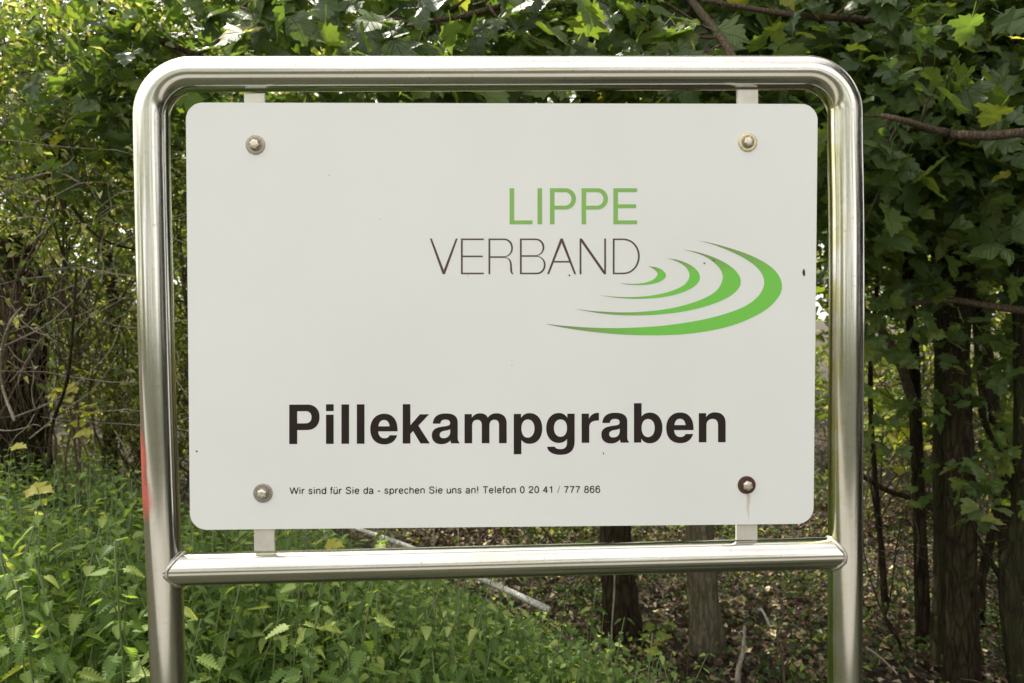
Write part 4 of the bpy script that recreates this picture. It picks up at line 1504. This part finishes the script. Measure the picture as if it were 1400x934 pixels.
LAB_N = {'L': ('stinging nettle in the green bed left of the sign', 'nettles left of the sign'),
         'M': ('stinging nettle in the green bed below the crossbar', 'nettles below the crossbar')}
protos = {}
for key, (lab, grp) in LAB_N.items():
    protos[key] = []
bed_pos, bed_tip, bed_nrm, bed_size = [], [], [], []
bedmb = MB()
count = 0
for i, (x, y) in enumerate(nspots):
    h = nettle_h(x, y)
    loc = gp(x, y, 0)
    px = 700 + x / (y - CAMP.y) * 1011
    key = 'L' if px < 215 else 'M'
    if i < 210:
        if len(protos[key]) < 5:
            T = nettle(loc, .80, (random.uniform(-.15, .15), random.uniform(-.3, 0)), 16, label=LAB_N[key][0], group=LAB_N[key][1])
            T.scale = (h / .80,) * 3
            protos[key].append(T)
        else:
            T = dup(random.choice(protos[key]), loc, random.uniform(0, 6.28), h / .80)
        d_ = y - CAMP.y
        if px < 215:
            T['label'], T['group'] = (('nettle at the very front of the bed in the lower left corner', 'front nettles in the lower left corner') if d_ < 1.9 else
                                      ('nettle in the middle of the bed left of the left post', 'nettles left of the left post'))
        elif px < 400:
            T['label'], T['group'] = 'nettle below the left quarter of the crossbar beside the left post', 'nettles right beside the left post'
        elif px < 620:
            T['label'], T['group'] = 'nettle below the middle of the crossbar', 'nettles below the middle of the crossbar'
        else:
            T['label'], T['group'] = 'nettle on the sloping right-hand edge of the bed near the dark trunk', 'nettles at the right edge of the bed'
        count += 1
    else:
        lean = Vector((random.uniform(-.15, .15), random.uniform(-.25, .05), 1))
        bedmb.add(tube([loc, loc + lean * h * .5, loc + lean * h], [.003, .0025, .0012], 4))
        for k in range(14):
            q = (k + 3) / 16.5
            az = (k % 2) * math.pi / 2 + random.uniform(-.5, .5)
            for sg in (0, 1):
                a = az + sg * math.pi
                t = Vector((math.cos(a), math.sin(a), random.uniform(-.55, .05)))
                bed_pos.append(loc + lean * h * q + t * .02)
                bed_tip.append(t)
                bed_nrm.append(Vector((random.gauss(0, .2), random.gauss(0, .2), 1)))
                bed_size.append(.060 * (1.15 - .6 * max(0, q - .45) / .55) * random.uniform(.75, 1.15))
V, F, T_ = leaves_np(np.array(bed_pos), np.array(bed_tip), np.array(bed_nrm), np.array(bed_size), 'nettle')
tag(mesh_obj('nettle_bed', V, F, M_NETTLE, smooth=False, tint=T_), 'mass of nettles filling the ground further back on the left', 'nettles', kind='stuff')
tag(bedmb.build('nettle_stems', M_STEMG), 'thin green stems of the nettles further back', 'nettle stems', kind='stuff')

# single nettles standing up before the dark trunk
for (px, py, d, hh, lab) in [(800, 800, 2.45, .62, 'tall nettle standing clear of the bed in front of the dark trunk'), (835, 860, 2.3, .5, 'nettle leaning right just below the tall one by the dark trunk'),
                             (905, 905, 2.0, .36, 'low nettle at the right-hand end of the bed before the grey trunk')]:
    g = gat(px, py, d, 0)
    top = at(px, py, d)
    nettle(g, max(.3, top.z - g.z), (.05, -.1), 8, label=lab)

# ------------------------------------------------------------------ low ground cover and leaf litter
def on_ground(n, xa, xb, ya, yb):
    x = rng.uniform(xa, xb, n)
    y = ya + (yb - ya) * rng.random(n) ** 1.25
    z = np.array([GZ(a, b_) for a, b_ in zip(x, y)])
    return np.stack([x, y, z + rng.uniform(.004, .035, n)], 1)


pos = np.concatenate([on_ground(26000, -.6, 3.6, .9, 4.6), on_ground(9000, -4, 6, 4, 9)])
n = len(pos)
tp = unit(np.stack([rng.normal(size=n), rng.normal(size=n), rng.normal(size=n) * .25], 1))
nn = unit(np.stack([rng.normal(size=n) * .7, rng.normal(size=n) * .7 - .1, np.ones(n)], 1))
V, F, T_ = leaves_np(pos, tp, nn, .029 * rng.uniform(.4, 1.7, n), 'oval', 1.3)
tag(mesh_obj('leaf_litter', V, F, M_LITTER, smooth=False, tint=T_), 'brown fallen leaves covering the floor of the wood', 'leaf litter', kind='stuff')
pp, cc = [], []
for k in range(190):
    c = on_ground(1, .2, 3.2, 1.3, 5.5)[0]
    pp.append(c + rng.normal(size=(45, 3)) * np.array([.13, .13, .012]) + np.array([0, 0, .05]))
pos = np.concatenate(pp)
foliage_o = foliage('ground_cover', pos, .030 * rng.uniform(.5, 1.4, len(pos)), 'oval', M_COVER, None, droop=.1, width=1.2)
tag(foliage_o, 'low green ivy and seedlings scattered over the brown leaf litter', 'ground cover', kind='stuff')

# ------------------------------------------------------------------ dead wood
def stick(name, label, pts, r0, r1, mat, cat='branch', n=14, k=7, side=()):
    P = curve_pts(pts, n)
    c = Vector(P[0])
    T = MB().add(tube(P, [r0 + (r1 - r0) * i / n for i in range(n + 1)], k, lump=.05))
    for (q, e, r) in side:
        p = wiggle(P[int(q * n)], e, 6, .06)
        T.add(tube(p, [r * (1 - .6 * j / 6) for j in range(7)], 5))
    o = mesh_obj(name, [tuple(v) for v in T.V], T.F, mat, None, True, rel=c)
    return tag(o, label, cat)


stick('fallen_branch', 'long pale barkless branch lying aslant behind the crossbar', [at(486, 722, 2.9), at(560, 748, 2.85), at(655, 790, 2.75), at(700, 810, 2.7), at(751, 834, 2.6)], .008, .0135, M_PALE)
stick('dead_stick', 'short pale upright stick under the board beside the lower left bracket', [at(393, 800, 2.6), at(392, 740, 2.6), at(391, 650, 2.6)], .005, .0035, M_DEAD)
stick('dead_stick', 'thin pale upright stick right of the lower left bracket', [at(421, 800, 2.7), at(419, 740, 2.7), at(417, 600, 2.7)], .0035, .002, M_DEAD)
stick('dead_stick', 'pale upright stick stub below the crossbar left of the slanting branch', [at(592, 860, 2.5), at(593, 790, 2.5), at(594, 700, 2.5)], .0035, .003, M_DEAD)
stick('dead_stick', 'second pale stub below the crossbar beside the slanting branch', [at(627, 870, 2.5), at(627, 800, 2.5), at(626, 700, 2.5)], .003, .0025, M_DEAD)
stick('broken_branch', 'upright broken brown branch stub right of the grey trunk', [gat(1010, 934, 2.75), at(1009, 920, 2.75), at(1016, 890, 2.76), at(1018, 855, 2.78)], .012, .007, M_DEAD, 'branch')
stick('dead_stick', 'little white stick poking up in the litter under the crossbar', [at(1052, 855, 3.0), at(1046, 842, 3.0), at(1040, 832, 3.0)], .004, .006, M_PALE)
stick('dead_stick', 'curved thin twig standing in the litter near the right post', [at(1098, 880, 2.8), at(1094, 862, 2.8), at(1083, 852, 2.8)], .002, .002, M_DEAD)
stick('climbing_stem', 'thin bent stem growing up from the litter left of the right post', [gat(1075, 920, 2.7), at(1070, 905, 2.7), at(1062, 870, 2.7), at(1072, 830, 2.75), at(1050, 790, 2.8), at(1040, 740, 2.9)], .006, .003, M_TWIG, 'stem')
stick('climbing_stem', 'dark thin stem rising close against the dark trunk', [gat(836, 880, 2.9), at(836, 870, 2.9), at(840, 800, 2.9), at(838, 740, 2.95)], .004, .003, M_DEAD, 'stem')
stick('fallen_stick', 'pale stick lying in the litter right of the right post', [at(1184, 885, 2.6), at(1205, 900, 2.55), at(1228, 922, 2.5)], .004, .003, M_DEAD)
stick('sapling_stem', 'dark slanting sapling stem right of the right post low down', [gat(1238, 934, 2.9), at(1235, 930, 2.9), at(1228, 870, 2.9), at(1208, 835, 2.9), at(1202, 740, 2.95), at(1190, 660, 3.0)], .008, .004, M_BARK_DARK, 'stem',
      side=[(.4, at(1180, 700, 3.0), .004), (.6, at(1240, 690, 3.0), .004)])
stick('dark_branch', 'dark branch curving from the right post towards the thick trunk', [at(1160, 640, 3.2), at(1185, 655, 3.2), at(1215, 672, 3.15), at(1250, 682, 3.1), at(1285, 700, 2.95)], .010, .013, M_BARK_DARK)
stick('bare_branch', 'smooth brown branch crossing the right-hand trunks below the leaves', [at(1195, 419, 2.7), at(1240, 416, 2.6), at(1300, 410, 2.55), at(1350, 418, 2.5), at(1410, 426, 2.45), at(1500, 440, 2.45)], .008, .016, M_TWIG,
      side=[(.1, at(1180, 380, 2.8), .005), (.4, at(1250, 355, 2.7), .004)])
LEFTB = [
 ('slanting dark branch with a broken end above the left bend of the frame', [(120, -10), (170, 32), (220, 55), (272, 78)], 2.7, .005, .012, M_BARK_DARK),
 ('curved grey branch running down to the left post at mid height', [(45, 228), (80, 250), (110, 300), (145, 330), (200, 345)], 3.0, .009, .004, M_BARK_MOSS),
 ('thin pale twig crossing level behind the left post', [(60, 370), (110, 366), (160, 375), (240, 380)], 2.9, .004, .003, M_DEAD),
 ('arched bleached stem at the left edge above the nettles', [(20, 575), (4, 530), (2, 480), (14, 440), (30, 420)], 2.8, .006, .003, M_DEAD),
 ('bleached stem rising right from the left edge', [(-10, 480), (30, 462), (70, 440), (110, 400), (120, 380)], 2.9, .004, .002, M_DEAD),
 ('dark thin stem standing before the stump and nettles', [(66, 640), (72, 580), (92, 520), (100, 440), (104, 370)], 2.7, .007, .004, M_BARK_DARK),
 ('long thin twig rising from the nettles towards the left post', [(20, 570), (70, 550), (110, 520), (150, 480), (165, 440)], 2.8, .003, .0015, M_DEAD),
 ('bare twig slanting low behind the left post', [(40, 600), (90, 560), (130, 530), (165, 480)], 2.9, .003, .0015, M_DEAD),
 ('sunlit brown twig curving down at the far left', [(-10, 240), (30, 246), (75, 235), (110, 250)], 2.8, .005, .004, M_DEAD),
 ('small forked twig left of the post near the top bend', [(20, 100), (60, 98), (120, 110), (175, 118)], 2.9, .003, .002, M_TWIG),
 ('thin diagonal twig below the top left bend', [(60, 200), (95, 215), (130, 235), (170, 262)], 2.9, .003, .002, M_DEAD),
 ('dark twig behind the gap between left post and board', [(200, 330), (235, 285), (262, 300), (290, 320)], 2.6, .004, .003, M_BARK_DARK),
]
for lab, pts, d, r0, r1, mt in LEFTB:
    PP = [at(x, y, d + .12 * math.sin(i * 1.7)) for i, (x, y) in enumerate(pts)]
    ends = [PP[1] + Vector((random.uniform(-.12, .12), random.uniform(-.1, .1), random.uniform(-.05, .18))), PP[-2] + Vector((random.uniform(-.1, .15), random.uniform(-.1, .1), random.uniform(-.12, .12)))]
    stick('bare_twig', lab, PP, r0, r1, mt, 'twig', side=[(.35, ends[0], min(r0, r1) * .6), (.7, ends[1], min(r0, r1) * .6)])

# stump hung with dead creeper at the left edge
sb = gat(20, 600, 4.0)
S = thing('creeper_stump', sb, 'dark old stump hung with dead brown creeper at the left edge', 'stump')
vf, P = trunk_mb([sb, at(15, 560, 4.0), at(22, 460, 4.0), at(12, 380, 4.0), at(0, 330, 4.0)], .17, .13, lump=.16, flare=.3)
MB().add(vf).build('trunk', M_BARK_DARK, S)
mb = MB()
for i in range(130):
    a = at(random.uniform(-30, 120), random.uniform(345, 420), random.uniform(3.5, 4.0))
    b_ = a + Vector((random.gauss(0, .10), random.gauss(0, .05), -random.uniform(.25, .9)))
    twig(mb, a, b_, .0035, .0015, .06, 7, 4)
o = mb.build('dead_creeper', M_TWIG, S)
o['kind'] = 'stuff'
mb = MB()
for i in range(230):
    a = at(random.uniform(-20, 340), random.uniform(60, 590), random.uniform(3.0, 4.4))
    b_ = a + Vector((random.gauss(0, .35), random.gauss(0, .2), random.gauss(0, .18)))
    twig(mb, a, b_, .003, .001, .08, 7, 4)
mb2 = MB()
for i in range(110):
    a = at(random.uniform(-20, 300), random.uniform(80, 600), random.uniform(2.5, 3.3))
    b_ = a + Vector((random.gauss(0, .28), random.gauss(0, .1), random.gauss(0, .13)))
    twig(mb2, a, b_, .0024, .001, .08, 7, 4)
tag(mb2.build('bleached_twigs', M_DEAD), 'pale bleached twigs scattered through the bushes left of the sign', 'twigs', kind='stuff')
o = mb.build('tangled_twigs', M_TWIG)
tag(o, 'tangle of thin bare twigs behind and left of the left post', 'twigs', kind='stuff')
mb = MB()
for i in range(230):
    a = at(random.uniform(1170, 1420), random.uniform(330, 830), random.uniform(3.0, 4.4))
    b_ = a + Vector((random.gauss(0, .30), random.gauss(0, .2), random.gauss(0, .22)))
    twig(mb, a, b_, .003, .001, .08, 7, 4)
for i in range(240):
    g = on_ground(1, .0, 3.0, 1.4, 4.6)[0]
    b_ = Vector(g) + Vector((random.gauss(0, .15), random.gauss(0, .15), random.uniform(0, .12)))
    twig(mb, Vector(g), b_, .004, .0015, .06, 6, 4)
o = mb.build('tangled_twigs', M_TWIG)
tag(o, 'tangle of thin twigs among the trunks and on the litter at the right', 'twigs', kind='stuff')

# leafy individuals
def sapling(name, label, base, pts, mes, n, size, rad, face=(0, -.2, .95)):
    T = thing(name, base, label, 'sapling')
    P = curve_pts([base] + pts, 16)
    MB().add(tube(P, [.006 - .004 * i / 16 for i in range(17)], 6)).build('stem', M_TWIG, T)
    b0 = world_loc(T)
    for i in range(n):
        q = P[random.randint(6, 16)] + Vector((random.gauss(0, rad), random.gauss(0, rad), random.gauss(0, rad * .8)))
        t = Vector((random.gauss(0, .8), random.gauss(-.2, .6), random.gauss(-.15, .3)))
        nn = Vector(face) + Vector((random.gauss(0, .3), random.gauss(0, .3), 0))
        leaf_obj(random.choice(mes), q, t, nn, size * random.uniform(.6, 1.2), T, base=b0)
    return T


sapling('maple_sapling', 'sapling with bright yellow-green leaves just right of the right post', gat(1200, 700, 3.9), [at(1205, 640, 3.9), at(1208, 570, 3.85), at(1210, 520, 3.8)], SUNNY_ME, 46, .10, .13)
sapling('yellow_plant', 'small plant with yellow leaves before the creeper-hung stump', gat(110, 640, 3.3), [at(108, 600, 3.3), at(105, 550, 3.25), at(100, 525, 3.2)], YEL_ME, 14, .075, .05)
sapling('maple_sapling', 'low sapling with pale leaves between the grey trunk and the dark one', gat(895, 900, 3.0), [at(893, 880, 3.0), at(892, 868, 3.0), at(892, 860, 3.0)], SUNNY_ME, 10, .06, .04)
for (px, py, d, s_, lab) in [(52, 668, 2.2, .075, 'pale yellow leaf lying on the nettles left of the post'), (30, 610, 2.6, .05, 'small yellow leaf among the nettles at the left edge'),
                             (458, 744, 2.0, .05, 'bright yellow-green leaf under the lower edge of the board'), (1396, 52, 1.9, .06, 'yellow leaf at the upper right corner')]:
    o = bpy.data.objects.new('fallen_leaf', YEL_ME[0])
    COL.objects.link(o)
    tip = Vector((.9, -.1, -.1)).normalized()
    nrm = Vector((0, -.35, .9))
    nrm = (nrm - tip * nrm.dot(tip)).normalized()
    o.matrix_world = Matrix.Translation(at(px - 12, py, d)) @ Matrix((tip.cross(nrm), tip, nrm)).transposed().to_4x4() @ Matrix.Scale(s_, 4)
    tag(o, lab, 'leaf')
